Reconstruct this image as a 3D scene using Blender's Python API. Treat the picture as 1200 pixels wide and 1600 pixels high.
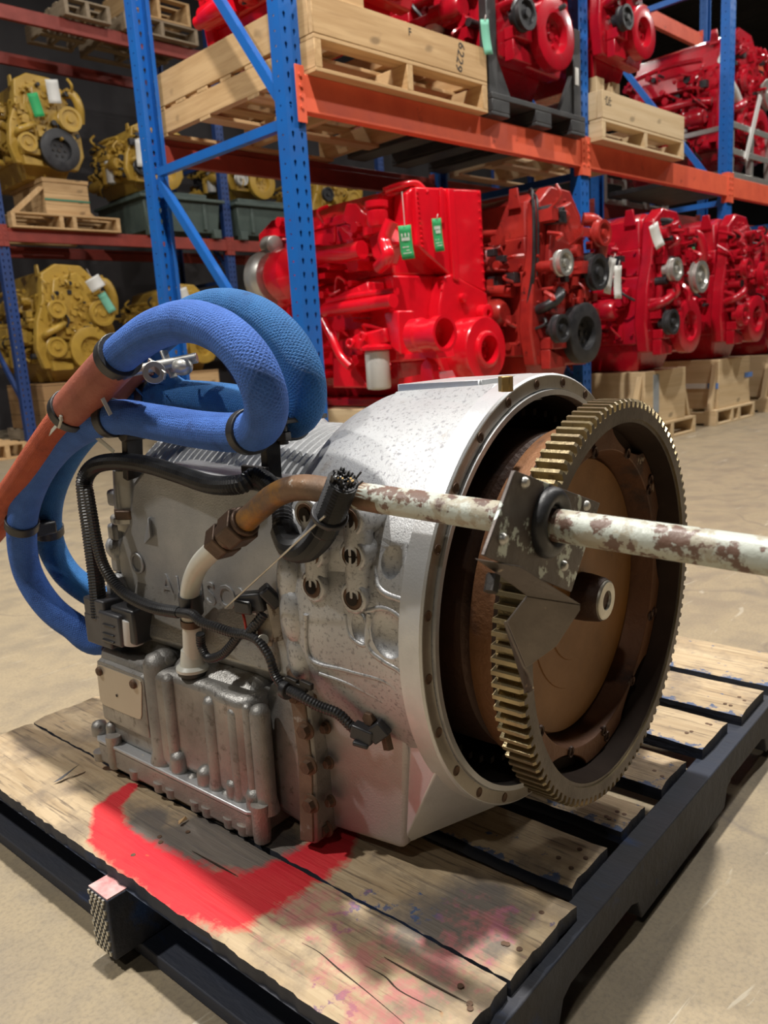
import bpy, bmesh, math, random
from math import sin, cos, pi, radians, sqrt, hypot
from mathutils import Vector, Matrix, noise

for o in list(bpy.data.objects):
    bpy.data.objects.remove(o)
scene = bpy.context.scene
COL = scene.collection

# ------------------------------------------------------------------ camera
# world: +X runs along the rack row, +Y runs into the racks, Z up, floor at 0
CAM = Vector((0, 0, .775))
FPX = 1258.84
cR = Vector((.70695581, -.7045058, -.06233026))
cU = Vector((.18461868, .09874784, .9778368))
cF = Vector((.68273671, .70279474, -.19987529))
cam = bpy.data.cameras.new('camera')
cam.sensor_fit = 'VERTICAL'
cam.sensor_height = 36
cam.lens = 36 * FPX / 1600
cam.clip_start = .02
cam.clip_end = 200
cam.dof.use_dof = True
cam.dof.focus_distance = 1.0
cam.dof.aperture_fstop = 9.0
camo = bpy.data.objects.new('camera', cam)
COL.objects.link(camo)
camo.matrix_world = Matrix(((cR.x, cU.x, -cF.x, 0), (cR.y, cU.y, -cF.y, 0), (cR.z, cU.z, -cF.z, CAM.z), (0, 0, 0, 1)))
scene.camera = camo

# ------------------------------------------------------------------ world and lamps
scene.view_settings.view_transform = 'Standard'
scene.view_settings.look = 'None'
scene.view_settings.gamma = 1
scene.view_settings.exposure = -1.75
scene.view_settings.use_curve_mapping = False
w = bpy.data.worlds.new('world')
scene.world = w
w.use_nodes = True
w.node_tree.nodes['Background'].inputs[0].default_value = (.80, .88, 1.0, 1)
w.node_tree.nodes['Background'].inputs[1].default_value = .035

def lamp(x, y, z, power, size=.45, col=(1, .965, .91)):
    l = bpy.data.lights.new('high_bay_lamp', 'AREA')
    l.shape = 'DISK'
    l.size = size
    l.energy = power
    l.color = col
    o = bpy.data.objects.new('high_bay_lamp', l)
    COL.objects.link(o)
    o.location = (x, y, z)
    return o

LZ = 6.6
lamp(.95, 1.1, LZ, 1900, .24)                    # above the pallet
for lx, ly, lp in ((-2.7, 3.5, 1200), (-4.2, -1.6, 200), (5.6, .1, 750), (9.6, .1, 650), (14, .1, 550),
                   (1.0, 6.6, 300), (5.0, 6.4, 160), (9.5, 6.4, 200), (14, 6.4, 200)):
    lamp(lx, ly, LZ, lp, .32)

# ------------------------------------------------------------------ pixel helpers (photograph frame 1200 x 1600)
def ray(x, y):
    return cF + cR * ((x - 600) / FPX) - cU * ((y - 800) / FPX)
def at(x, y, ax, v):
    d = ray(x, y)
    return CAM + d * ((v - CAM[ax]) / d[ax])

# transmission frame: local x = shaft axis towards flywheel, -y = towards the camera, z up; origin = centre of flange face
TC = Vector((.8422, .5769, .4549))
TYAW, TTILT = radians(-83.29), .025
TM = Matrix.Translation(TC) @ Matrix.Rotation(TYAW, 4, 'Z') @ Matrix.Rotation(TTILT, 4, 'Y')
TMI = TM.inverted()
def tl(x, y, ax, v):
    o = TMI @ CAM
    d = TMI.to_3x3() @ ray(x, y)
    return o + d * ((v - o[ax]) / d[ax])

# ------------------------------------------------------------------ mesh builder
def basis(d):
    d = Vector(d).normalized()
    a = Vector((0, 0, 1)) if abs(d.z) < .9 else Vector((1, 0, 0))
    u = a.cross(d).normalized()
    return u, d.cross(u), d

def catmull(pts, n=8):
    pts = [Vector(p) for p in pts]
    out = []
    for i in range(len(pts) - 1):
        p0 = pts[max(i - 1, 0)]; p1 = pts[i]; p2 = pts[i + 1]; p3 = pts[min(i + 2, len(pts) - 1)]
        for k in range(n):
            t = k / n
            out.append(.5 * ((2 * p1) + (p2 - p0) * t + (2 * p0 - 5 * p1 + 4 * p2 - p3) * t * t + (3 * p1 - p0 - 3 * p2 + p3) * t ** 3))
    out.append(pts[-1])
    return out

def resample(pts, step):
    L = [0]
    for a, b in zip(pts, pts[1:]):
        L.append(L[-1] + (b - a).length)
    n = max(2, int(L[-1] / step))
    out = []; j = 0
    for i in range(n + 1):
        s = L[-1] * i / n
        while j < len(L) - 2 and L[j + 1] < s:
            j += 1
        t = (s - L[j]) / max(1e-9, L[j + 1] - L[j])
        out.append(pts[j].lerp(pts[j + 1], t))
    return out

class G:
    def __init__(s, off=(0, 0, 0)):
        s.v = []; s.f = []; s.off = Vector(off); s.uv = {}
    def add(s, vs, fs, uvs=None):
        b = len(s.v)
        s.v += [Vector(q) + s.off for q in vs]
        for i, f in enumerate(fs):
            if uvs: s.uv[len(s.f)] = uvs[i]
            s.f.append([b + q for q in f])
        return s
    def box(s, x0, y0, z0, x1, y1, z1, m=None):
        vs = [Vector((x, y, z)) for z in (z0, z1) for y in (y0, y1) for x in (x0, x1)]
        if m: vs = [m @ q for q in vs]
        return s.add(vs, [(0, 2, 3, 1), (4, 5, 7, 6), (0, 1, 5, 4), (2, 6, 7, 3), (0, 4, 6, 2), (1, 3, 7, 5)])
    def bar(s, a, b, w, h, up=(0, 0, 1)):
        a, b = Vector(a), Vector(b); d = (b - a).normalized(); u = d.cross(Vector(up))
        if u.length < 1e-4: u = d.cross(Vector((1, 0, 0)))
        u.normalize(); t = u.cross(d)
        vs = [p + u * (w / 2 * i) + t * (h / 2 * j) for p in (a, b) for i, j in ((-1, -1), (1, -1), (1, 1), (-1, 1))]
        return s.add(vs, [(0, 3, 2, 1), (4, 5, 6, 7), (0, 1, 5, 4), (1, 2, 6, 5), (2, 3, 7, 6), (3, 0, 4, 7)])
    def prism(s, poly, ax, a0, a1):
        def mk(p, a):
            return ((a, p[0], p[1]), (p[0], a, p[1]), (p[0], p[1], a))[ax]
        n = len(poly)
        ar = sum(poly[i][0] * poly[(i + 1) % n][1] - poly[(i + 1) % n][0] * poly[i][1] for i in range(n))
        if (ar < 0) ^ (ax == 1): poly = poly[::-1]
        vs = [mk(p, a0) for p in poly] + [mk(p, a1) for p in poly]
        fs = [tuple(range(n))[::-1], tuple(range(n, 2 * n))] + [(i, (i + 1) % n, n + (i + 1) % n, n + i) for i in range(n)]
        return s.add(vs, fs)
    def lathe(s, prof, p=(0, 0, 0), d=(1, 0, 0), n=32, closed=False):
        u, w_, d = basis(d); p = Vector(p); vs = []
        for t, r in prof:
            for i in range(n):
                a = 2 * pi * i / n
                vs.append(p + d * t + (u * cos(a) + w_ * sin(a)) * r)
        m = len(prof); fs = []
        for j in range(m - 1):
            for i in range(n):
                k = (i + 1) % n
                fs.append((j * n + i, j * n + k, (j + 1) * n + k, (j + 1) * n + i))
        if not closed:
            if prof[0][1] > 1e-6: fs.append(tuple(range(n))[::-1])
            if prof[-1][1] > 1e-6: fs.append(tuple(range((m - 1) * n, m * n)))
        return s.add(vs, fs)
    def cyl(s, a, b, r, r2=None, n=16):
        a, b = Vector(a), Vector(b)
        return s.lathe([(0, r), ((b - a).length, r if r2 is None else r2)], a, b - a, n)
    def ring(s, a, b, ro, ri, n=24):
        a, b = Vector(a), Vector(b); l = (b - a).length
        return s.lathe([(0, ri), (0, ro), (l, ro), (l, ri), (0, ri)], a, b - a, n, True)
    def tube(s, pts, r, n=12, sm=6, cap=True, uvl=0):
        pts = [Vector(q) for q in pts]
        if sm: pts = catmull(pts, sm)
        m = len(pts); vs = []; T = []
        for i in range(m):
            t = pts[min(i + 1, m - 1)] - pts[max(i - 1, 0)]
            T.append(t.normalized())
        u, w_, _ = basis(T[0]); acc = 0; Ls = []
        for i in range(m):
            if i: acc += (pts[i] - pts[i - 1]).length
            Ls.append(acc)
            u = (u - T[i] * u.dot(T[i])).normalized(); w_ = T[i].cross(u)
            rr = r(i / (m - 1), acc) if callable(r) else r
            for k in range(n):
                a = 2 * pi * k / n
                vs.append(pts[i] + (u * cos(a) + w_ * sin(a)) * rr)
        fs = []; uvs = []
        for i in range(m - 1):
            for k in range(n):
                q = (k + 1) % n
                fs.append((i * n + k, i * n + q, (i + 1) * n + q, (i + 1) * n + k))
                uvs.append(((k / n, Ls[i]), ((k + 1) / n, Ls[i]), ((k + 1) / n, Ls[i + 1]), (k / n, Ls[i + 1])))
        if cap:
            fs += [tuple(range(n))[::-1], tuple(range((m - 1) * n, m * n))]
            uvs += [[(0, 0)] * n] * 2
        return s.add(vs, fs, uvs if uvl else None)
    def sph(s, c, r, sc=(1, 1, 1), n=12):
        c = Vector(c); prof = [(-cos(pi * i / (n // 2)), sin(pi * i / (n // 2))) for i in range(n // 2 + 1)]
        vs = []; fs = []
        for t, q in prof:
            for i in range(n):
                a = 2 * pi * i / n
                vs.append(c + Vector((cos(a) * q * r * sc[0], sin(a) * q * r * sc[1], t * r * sc[2])))
        for j in range(len(prof) - 1):
            for i in range(n):
                k = (i + 1) % n
                fs.append((j * n + i, j * n + k, (j + 1) * n + k, (j + 1) * n + i))
        return s.add(vs, fs)
    def hull(s, pts):
        bm = bmesh.new()
        for q in pts: bm.verts.new(q)
        bmesh.ops.convex_hull(bm, input=bm.verts)
        bm.verts.ensure_lookup_table()
        vs = [v.co.copy() for v in bm.verts]
        fs = [[v.index for v in f.verts] for f in bm.faces]
        bm.verts.index_update()
        fs = [[v.index for v in f.verts] for f in bm.faces]
        bm.free()
        return s.add(vs, fs)
    def sheet(s, quad, th):
        q = [Vector(p) for p in quad]
        nrm = (q[1] - q[0]).cross(q[2] - q[0]).normalized() * th
        k = len(q)
        return s.add(q + [p - nrm for p in q], [tuple(range(k)), tuple(range(k, 2 * k))[::-1]] + [(i, k + i, k + (i + 1) % k, (i + 1) % k) for i in range(k)])
    def bolts(s, rnd, n, fn, r=.012, h=.012, d=(0, -1, 0)):
        for _ in range(n):
            p = Vector(fn(rnd)); s.cyl(p, p + Vector(d) * h, r, n=6)
        return s
    def mesh(s, name, smooth=38):
        me = bpy.data.meshes.new(name)
        me.from_pydata(s.v, [], s.f)
        if s.uv:
            ul = me.uv_layers.new(name='uv')
            for pi_, p in enumerate(me.polygons):
                if pi_ in s.uv:
                    for li, c in zip(p.loop_indices, s.uv[pi_]): ul.data[li].uv = c
        bm = bmesh.new(); bm.from_mesh(me)
        bmesh.ops.recalc_face_normals(bm, faces=bm.faces)
        bm.to_mesh(me); bm.free()
        if smooth:
            me.polygons.foreach_set('use_smooth', [True] * len(me.polygons))
            me.set_sharp_from_angle(angle=radians(smooth))
        me.update()
        return me
    def build(s, name, mat, parent=None, bevel=0, smooth=38, loc=None, seg=2):
        me = s.mesh(name, smooth)
        return link(name, me, mat, parent, bevel, loc, seg)

def link(name, me, mat=None, parent=None, bevel=0, loc=None, seg=2):
    o = bpy.data.objects.new(name, me)
    COL.objects.link(o)
    if mat and not me.materials: me.materials.append(mat)
    if parent: o.parent = parent
    if loc is not None: o.location = loc
    if bevel:
        m = o.modifiers.new('bevel', 'BEVEL'); m.width = bevel; m.segments = seg
        m.limit_method = 'ANGLE'; m.angle_limit = radians(38)
        m.harden_normals = False
    return o

def empty(name, loc=(0, 0, 0), label=None, cat=None, group=None, rz=0):
    o = bpy.data.objects.new(name, None)
    COL.objects.link(o); o.location = loc; o.rotation_euler = (0, 0, rz); o.empty_display_size = .1
    if label: tag(o, label, cat, group)
    return o
def tag(o, label, cat, group=None):
    o['label'] = label; o['category'] = cat
    if group: o['group'] = group
    return o
def structure(o):
    o['kind'] = 'structure'; return o
def copy_tree(o, parent=None):
    c = o.copy(); COL.objects.link(c); c.parent = parent
    for ch in list(o.children): copy_tree(ch, c)
    return c

# ------------------------------------------------------------------ materials
class NT:
    def __init__(s, name):
        s.m = bpy.data.materials.new(name); s.m.use_nodes = True
        s.t = s.m.node_tree; s.b = s.t.nodes['Principled BSDF']
    def n(s, typ, ins=None, **kw):
        q = s.t.nodes.new(typ)
        for k, v in kw.items(): setattr(q, k, v)
        for k, v in (ins or {}).items(): s.set(q.inputs[k], v)
        return q
    def set(s, sock, v):
        if isinstance(v, bpy.types.NodeSocket): s.t.links.new(v, sock)
        elif isinstance(v, (tuple, list)) and len(v) == 3 and sock.type == 'RGBA': sock.default_value = (*v, 1)
        else: sock.default_value = v
    def coord(s, kind='Object', sc=(1, 1, 1), obj=None):
        c = s.n('ShaderNodeTexCoord')
        if obj: c.object = obj
        mp = s.n('ShaderNodeMapping', {'Vector': c.outputs[kind], 'Scale': sc})
        return mp.outputs[0]
    def noise(s, vec, sc, det=4, rough=.6, dist=0):
        return s.n('ShaderNodeTexNoise', {'Vector': vec, 'Scale': sc, 'Detail': det, 'Roughness': rough, 'Distortion': dist}).outputs[0]
    def step(s, v, a, b, o0=0., o1=1.):
        return s.n('ShaderNodeMapRange', {'Value': v, 'From Min': a, 'From Max': b, 'To Min': o0, 'To Max': o1}, clamp=True).outputs[0]
    def math(s, op, a, b=0.):
        return s.n('ShaderNodeMath', {0: a, 1: b}, operation=op).outputs[0]
    def mix(s, f, a, b):
        q = s.n('ShaderNodeMix', data_type='RGBA')
        s.set(q.inputs[0], f); s.set(q.inputs[6], a); s.set(q.inputs[7], b)
        return q.outputs[2]
    def bump(s, h, st=.3, dist=.01):
        s.t.links.new(s.n('ShaderNodeBump', {'Height': h, 'Strength': st, 'Distance': dist}).outputs[0], s.b.inputs['Normal'])
    def out(s, col=None, rough=None, metal=None, **kw):
        if col is not None: s.set(s.b.inputs['Base Color'], col)
        if rough is not None: s.set(s.b.inputs['Roughness'], rough)
        if metal is not None: s.set(s.b.inputs['Metallic'], metal)
        for k, v in kw.items(): s.set(s.b.inputs[k], v)
        return s.m

def pm(name, c1, c2=None, sc=8, rough=.5, metal=0., bump=0., bsc=None, spot=None, lo=.35, hi=.65, stretch=(1, 1, 1), rv=.08, det=5, **kw):
    """two colours mixed by noise; spot = (colour, threshold, scale, softness)"""
    t = NT(name); v = t.coord('Object', stretch)
    f = t.noise(v, sc, det)
    col = t.mix(t.step(f, lo, hi), c1, c2 or c1)
    if spot:
        for sp in (spot if isinstance(spot, list) else [spot]):
            g = t.noise(v, sp[2], 6, .65)
            col = t.mix(t.step(g, sp[1], sp[1] + sp[3]), col, sp[0])
    r = t.step(f, .3, .7, max(0, rough - rv), min(1, rough + rv))
    if bump: t.bump(t.noise(v, bsc or sc * 6, 3), bump, .004)
    return t.out(col, r, metal, **kw)

def wood(name, c1, c2, axis=0, sc=1., rough=.75, knots=True):
    t = NT(name)
    st = [26 * sc] * 3; st[axis] = 1.6 * sc
    v = t.coord('Object', tuple(st))
    oi = t.n('ShaderNodeObjectInfo').outputs['Random']
    off = t.n('ShaderNodeVectorMath', {0: v, 1: (0, 0, 0)}, operation='ADD')
    cmb = t.n('ShaderNodeCombineXYZ', {0: t.math('MULTIPLY', oi, 37.), 1: t.math('MULTIPLY', oi, 91.), 2: t.math('MULTIPLY', oi, 53.)})
    t.t.links.new(cmb.outputs[0], off.inputs[1])
    v = off.outputs[0]
    f = t.noise(v, 1.1, 5, .6, .6)
    g = t.noise(v, 4, 3, .5)
    col = t.mix(t.step(f, .36, .62), c1, c2)
    col = t.mix(t.step(g, .55, .8, 0, .35), col, tuple(q * .62 for q in c2))
    if knots:
        sk = [3.2] * 3; sk[axis] = 1.9
        vk = t.coord('Object', tuple(sk))
        k = t.noise(vk, 2.2, 2, .4)
        col = t.mix(t.step(k, .70, .76, 0, .8), col, tuple(q * .36 for q in c2))
    col = t.mix(t.step(oi, 0, 1, 0, .35), col, tuple(q * .72 for q in c1))
    t.bump(f, .25, .003)
    return t.out(col, rough)

M = {}
M['alu'] = pm('cast_aluminium', (.45, .455, .46), (.36, .365, .37), 14, .47, .65, .25, 420, [((.36, .36, .36), .60, 160, .10), ((.30, .27, .23), .66, 11, .12)])
M['alu_bell'] = pm('bell_aluminium', (.50, .505, .51), (.42, .425, .43), 9, .45, .6, .18, 520, [((.27, .27, .28), .54, 190, .10), ((.26, .22, .18), .64, 9, .12)])
M['alu_dirty'] = pm('dirty_aluminium', (.38, .37, .35), (.24, .23, .215), 10, .46, .65, .25, 380, [((.17, .16, .145), .56, 60, .12), ((.11, .10, .09), .70, 16, .05)])
M['alu_pan'] = pm('pan_aluminium', (.46, .43, .39), (.33, .30, .27), 14, .46, .6, .3, 300, [((.18, .15, .12), .60, 40, .1)])
M['alu_lower'] = pm('lower_housing_aluminium', (.48, .455, .445), (.40, .36, .35), 5, .45, .5, .25, 420, [((.33, .25, .22), .70, 13, .08)])
M['alu_edge'] = pm('bare_aluminium', (.66, .67, .68), (.58, .585, .59), 20, .38, .6, .1, 400)
M['machined'] = pm('machined_flange_unlit', (.46, .42, .36), (.36, .32, .27), 12, .4, .75, .1, 300, ((.2, .15, .11), .66, 24, .08))  # machined face, toned darker in the colour because it stands unlit
M['dark_int'] = pm('shaded_interior', (.022, .015, .011), (.012, .009, .007), 9, .9, 0, **{'Specular IOR Level': .15})
M['rust'] = pm('rusted_steel', (.22, .095, .035), (.13, .055, .024), 7, .6, .35, .3, 120, ((.09, .04, .022), .60, 16, .12))
M['rust_dark'] = pm('dark_rusted_steel', (.075, .033, .018), (.04, .02, .013), 7, .55, .35, .3, 120, ((.035, .02, .015), .58, 12, .12))
M['rust_disc'] = pm('rusted_disc', (.27, .115, .022), (.17, .075, .018), 5, .5, .25, .1, 90, ((.07, .035, .018), .64, 9, .1))
M['rust_bolt'] = pm('rusty_bolt', (.17, .10, .06), (.10, .06, .04), 40, .65, .4)
M['gear'] = pm('gear_steel', (.36, .29, .16), (.23, .18, .11), 20, .34, .8, .15, 200, ((.12, .08, .05), .62, 40, .1))
M['gear_face'] = pm('gear_face_steel', (.10, .078, .06), (.06, .046, .036), 14, .42, .6, .1, 200)
M['steel_pale'] = pm('pale_steel', (.62, .60, .52), (.48, .46, .40), 30, .35, .7)
M['pipe'] = pm('chipped_paint_pipe', (.52, .55, .49), (.45, .48, .42), 20, .42, .0, .25, 90, [((.38, .35, .27), .50, 30, .05), ((.15, .088, .064), .515, 40, .04), ((.11, .068, .055), .555, 10, .06)])
M['pipe_rust'] = pm('rusty_elbow', (.21, .12, .065), (.14, .09, .058), 16, .5, .3, .2, 120, [((.34, .16, .03), .57, 12, .12), ((.40, .37, .32), .66, 30, .06)])
M['pipe_white'] = pm('white_painted_pipe', (.62, .61, .54), (.55, .54, .47), 18, .35, .0, .08, 80, ((.2, .13, .09), .74, 60, .02))
M['plate'] = pm('scraped_bracket_plate', (.085, .066, .056), (.06, .047, .041), 16, .45, .35, .15, 120, [((.46, .51, .46), .555, 26, .03)])
M['plate_bare'] = pm('bare_bracket_steel', (.17, .145, .125), (.115, .098, .086), 14, .4, .6, .1, 160, ((.45, .38, .28), .62, 45, .06))
M['nut'] = pm('rusty_nut', (.11, .066, .042), (.075, .048, .033), 30, .5, .45, .15, 160)
M['rubber'] = pm('black_rubber', (.018, .018, .02), (.028, .028, .03), 30, .42, 0, .1, 160)
M['plastic'] = pm('black_plastic', (.022, .022, .025), (.035, .035, .038), 20, .38, 0)
M['plastic_grey'] = pm('grey_black_plastic', (.06, .06, .068), (.045, .045, .05), 20, .42, 0)
M['black_steel'] = pm('black_steel', (.03, .028, .027), (.05, .043, .038), 26, .45, .5, .1, 120, ((.30, .26, .2), .73, 40, .03))
M['loom'] = pm('corrugated_loom', (.016, .016, .018), (.026, .026, .028), 20, .36, 0)
M['tie'] = pm('cable_tie', (.55, .55, .48), None, 10, .4)
M['nameplate'] = pm('beige_nameplate', (.50, .44, .35), (.46, .40, .315), 4, .32, .35)
M['brass'] = pm('brass', (.50, .33, .12), (.36, .24, .1), 20, .4, .8)
M['hole'] = pm('hole_dark', (.02, .014, .01), None, 5, .8)

def hose_mat(name, c1, c2, dark):
    t = NT(name)
    uv = t.n('ShaderNodeTexCoord').outputs['UV']
    sp = t.n('ShaderNodeSeparateXYZ', {0: uv})
    u = t.math('MULTIPLY', sp.outputs[0], 2 * pi * 22); v = t.math('MULTIPLY', sp.outputs[1], 1500.)
    a = t.math('SINE', t.math('ADD', u, v)); b = t.math('SINE', t.math('SUBTRACT', u, v))
    h = t.math('MAXIMUM', a, b)
    o = t.coord('Object')
    nz = t.noise(o, 30, 5); fz = t.noise(o, 420, 3)
    col = t.mix(t.step(nz, .35, .68), c1, c2)
    col = t.mix(t.step(h, -.2, -1., 0, .45), col, dark)
    col = t.mix(t.step(nz, .62, .8, 0, .7), col, dark)
    t.bump(t.math('ADD', t.math('MULTIPLY', h, .55), t.math('MULTIPLY', fz, 3.2)), .6, .0018)
    return t.out(col, .78, 0, **{'Sheen Weight': .35, 'Sheen Tint': tuple(c1)})
M['hose_blue'] = hose_mat('blue_braided_hose', (.055, .165, .56), (.035, .115, .42), (.01, .03, .11))
M['hose_teal'] = hose_mat('teal_blue_braided_hose', (.022, .15, .40), (.014, .105, .30), (.004, .02, .07))
M['sleeve'] = pm('orange_heat_sleeve', (.34, .10, .06), (.26, .075, .05), 16, .6, 0, .3, 110, ((.08, .04, .035), .60, 14, .1))
M['hose_orange'] = hose_mat('orange_braided_hose', (.50, .10, .04), (.36, .065, .03), (.10, .02, .015))
M['red'] = pm('red_engine_paint', (.78, .007, .020), (.66, .005, .016), 6, .24, 0, .06, 40, None, rv=.05, **{'Coat Weight': .5, 'Coat Roughness': .1})
M['red2'] = pm('crimson_engine_paint', (.50, .006, .020), (.36, .005, .015), 6, .26, 0, .06, 40, None, rv=.05, **{'Coat Weight': .4, 'Coat Roughness': .12})
M['red3'] = pm('weathered_red_paint', (.42, .03, .022), (.27, .016, .014), 8, .34, 0, .08, 50, ((.03, .014, .012), .62, 12, .1), **{'Coat Weight': .2})
M['yellow'] = pm('yellow_engine_paint', (.50, .32, .055), (.40, .245, .04), 8, .36, 0, .08, 50, ((.08, .05, .02), .68, 10, .1), **{'Coat Weight': .2})
M['silver'] = pm('silver_metal', (.55, .54, .50), (.45, .44, .41), 16, .35, .7)
M['black'] = pm('black_metal', (.022, .022, .025), (.04, .04, .042), 12, .4, .2)
M['filter'] = pm('white_filter', (.62, .62, .60), None, 10, .35)
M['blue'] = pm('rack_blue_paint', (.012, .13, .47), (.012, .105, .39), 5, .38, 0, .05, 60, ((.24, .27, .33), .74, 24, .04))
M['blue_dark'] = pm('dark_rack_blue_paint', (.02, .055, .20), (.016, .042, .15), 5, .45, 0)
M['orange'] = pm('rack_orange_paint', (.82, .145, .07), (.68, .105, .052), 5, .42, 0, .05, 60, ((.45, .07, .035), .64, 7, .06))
M['orange_dark'] = pm('shaded_orange_paint', (.30, .045, .03), (.22, .032, .022), 5, .5, 0, .05, 60)  # darker copy of the rack orange; shade on rear and back beams put into colour
M['bin'] = pm('grey_green_bin_paint', (.085, .115, .10), (.06, .085, .075), 6, .45, 0, .05, 50)
M['black_pallet'] = pm('black_steel_pallet', (.035, .035, .037), (.06, .06, .06), 9, .5, .2, .05, 60)
M['tag_green'] = pm('green_tag', (.02, .42, .12), (.03, .36, .12), 6, .6)
M['tag_mint'] = pm('mint_tag', (.20, .55, .40), None, 6, .6)
M['tag_white'] = pm('white_tag', (.75, .74, .70), (.66, .66, .63), 6, .6)
M['string'] = pm('white_string', (.7, .62, .58), None, 6, .7)
M['ink'] = pm('black_ink', (.03, .03, .03), None, 6, .7)
M['strap'] = pm('green_strap', (.04, .20, .12), None, 6, .5)
M['blue_label'] = pm('blue_label', (.10, .22, .55), None, 6, .5)
M['grey_tape'] = pm('grey_tape', (.30, .33, .36), (.25, .28, .3), 6, .4)
M['yellow_paint'] = pm('safety_yellow', (.75, .52, .02), None, 6, .5)
WOODC = ((.62, .41, .205), (.47, .285, .125))
for i, a in enumerate('xyz'):
    M['pine_' + a] = wood('pine_' + a, *WOODC, axis=i)
    M['ply_' + a] = wood('ply_' + a, (.66, .50, .30), (.55, .39, .21), axis=i, sc=.5)
    M['brown_' + a] = wood('brown_board_' + a, (.40, .235, .10), (.30, .165, .07), axis=i, sc=.6)
    M['oldwood_' + a] = wood('old_pallet_wood_' + a, (.36, .28, .19), (.25, .19, .125), axis=i)
# ================================================================== floor, ceiling, back wall
def floor_mat():
    t = NT('concrete_floor'); v = t.coord('Object')
    a = t.noise(v, .9, 5); b = t.noise(v, 7, 6, .65); c = t.noise(v, 160, 3)
    col = t.mix(t.step(a, .35, .65), (.30, .243, .165), (.245, .205, .15))
    col = t.mix(t.step(b, .38, .62, 0, .75), col, (.37, .29, .175))
    col = t.mix(t.step(b, .56, .74, 0, .7), col, (.17, .14, .105))
    col = t.mix(t.step(c, .45, .7, 0, .4), col, (.15, .125, .095))
    vs = t.coord('Object', (1.5, 11, 1)); s = t.noise(vs, 3.2, 4, .5, 1.2)
    col = t.mix(t.step(s, .66, .70, 0, .55), col, (.48, .43, .34))
    d = t.n('ShaderNodeTexVoronoi', {'Vector': t.n('ShaderNodeVectorMath', {0: v, 1: t.n('ShaderNodeTexNoise', {'Vector': v, 'Scale': 2.}).outputs[1]}, operation='ADD').outputs[0], 'Scale': .55}, feature='DISTANCE_TO_EDGE').outputs[0]
    col = t.mix(t.step(d, 0, .006, .55, 0), col, (.17, .14, .11))
    t.bump(t.math('ADD', c, b), .12, .003)
    return t.out(col, t.step(b, .3, .7, .34, .58), 0)
g = G(); g.add([(-14, -12, 0), (34, -12, 0), (34, 13, 0), (-14, 13, 0)], [(0, 1, 2, 3)])
structure(g.build('floor', floor_mat(), smooth=0))
M['wall'] = pm('dark_wall', (.055, .05, .052), (.04, .037, .04), 1.2, .8)
M['ceil'] = pm('dark_ceiling', (.05, .047, .046), (.035, .034, .034), 1.5, .8)
structure(G().box(-14, 11.4, 0, 34, 11.6, 8).build('wall_back', M['wall'], smooth=0))
g = G()
x = -2.
prof = []
while x < 30:
    prof += [(x, 7.6), (x + .10, 7.6), (x + .14, 7.68), (x + .26, 7.68), (x + .30, 7.6)]; x += .30
g.add([(p[0], y, p[1]) for y in (2.2, 11.4) for p in prof], [(i, i + 1, len(prof) + i + 1, len(prof) + i) for i in range(len(prof) - 1)])
structure(g.build('ceiling', M['ceil'], smooth=0))
for i, y in enumerate((3.2, 6.2, 9.2)):
    structure(G().box(-2, y, 7.3, 30, y + .12, 7.58).build('trim_%d' % (i + 1), M['ceil'], smooth=0))

# ================================================================== the weathered pallet under the transmission
PYAW = radians(-85.848)
PC = Vector((-.925, 1.035))                         # pallet centre in (u, v)
pu = Vector((cos(PYAW), sin(PYAW), 0)); pv = Vector((-sin(PYAW), cos(PYAW), 0))
pallet = empty('wooden_pallet', pu * PC.x + pv * PC.y, 'weathered blue-edged wooden pallet with red spray paint, under the silver transmission', 'pallet', rz=PYAW)
DZ = .13
def pl(px, py, z=DZ):                               # photo pixel on the deck -> pallet local (u, v)
    p = at(px, py, 2, z)
    return Vector((p.dot(pu) - PC.x, p.dot(pv) - PC.y))

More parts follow.
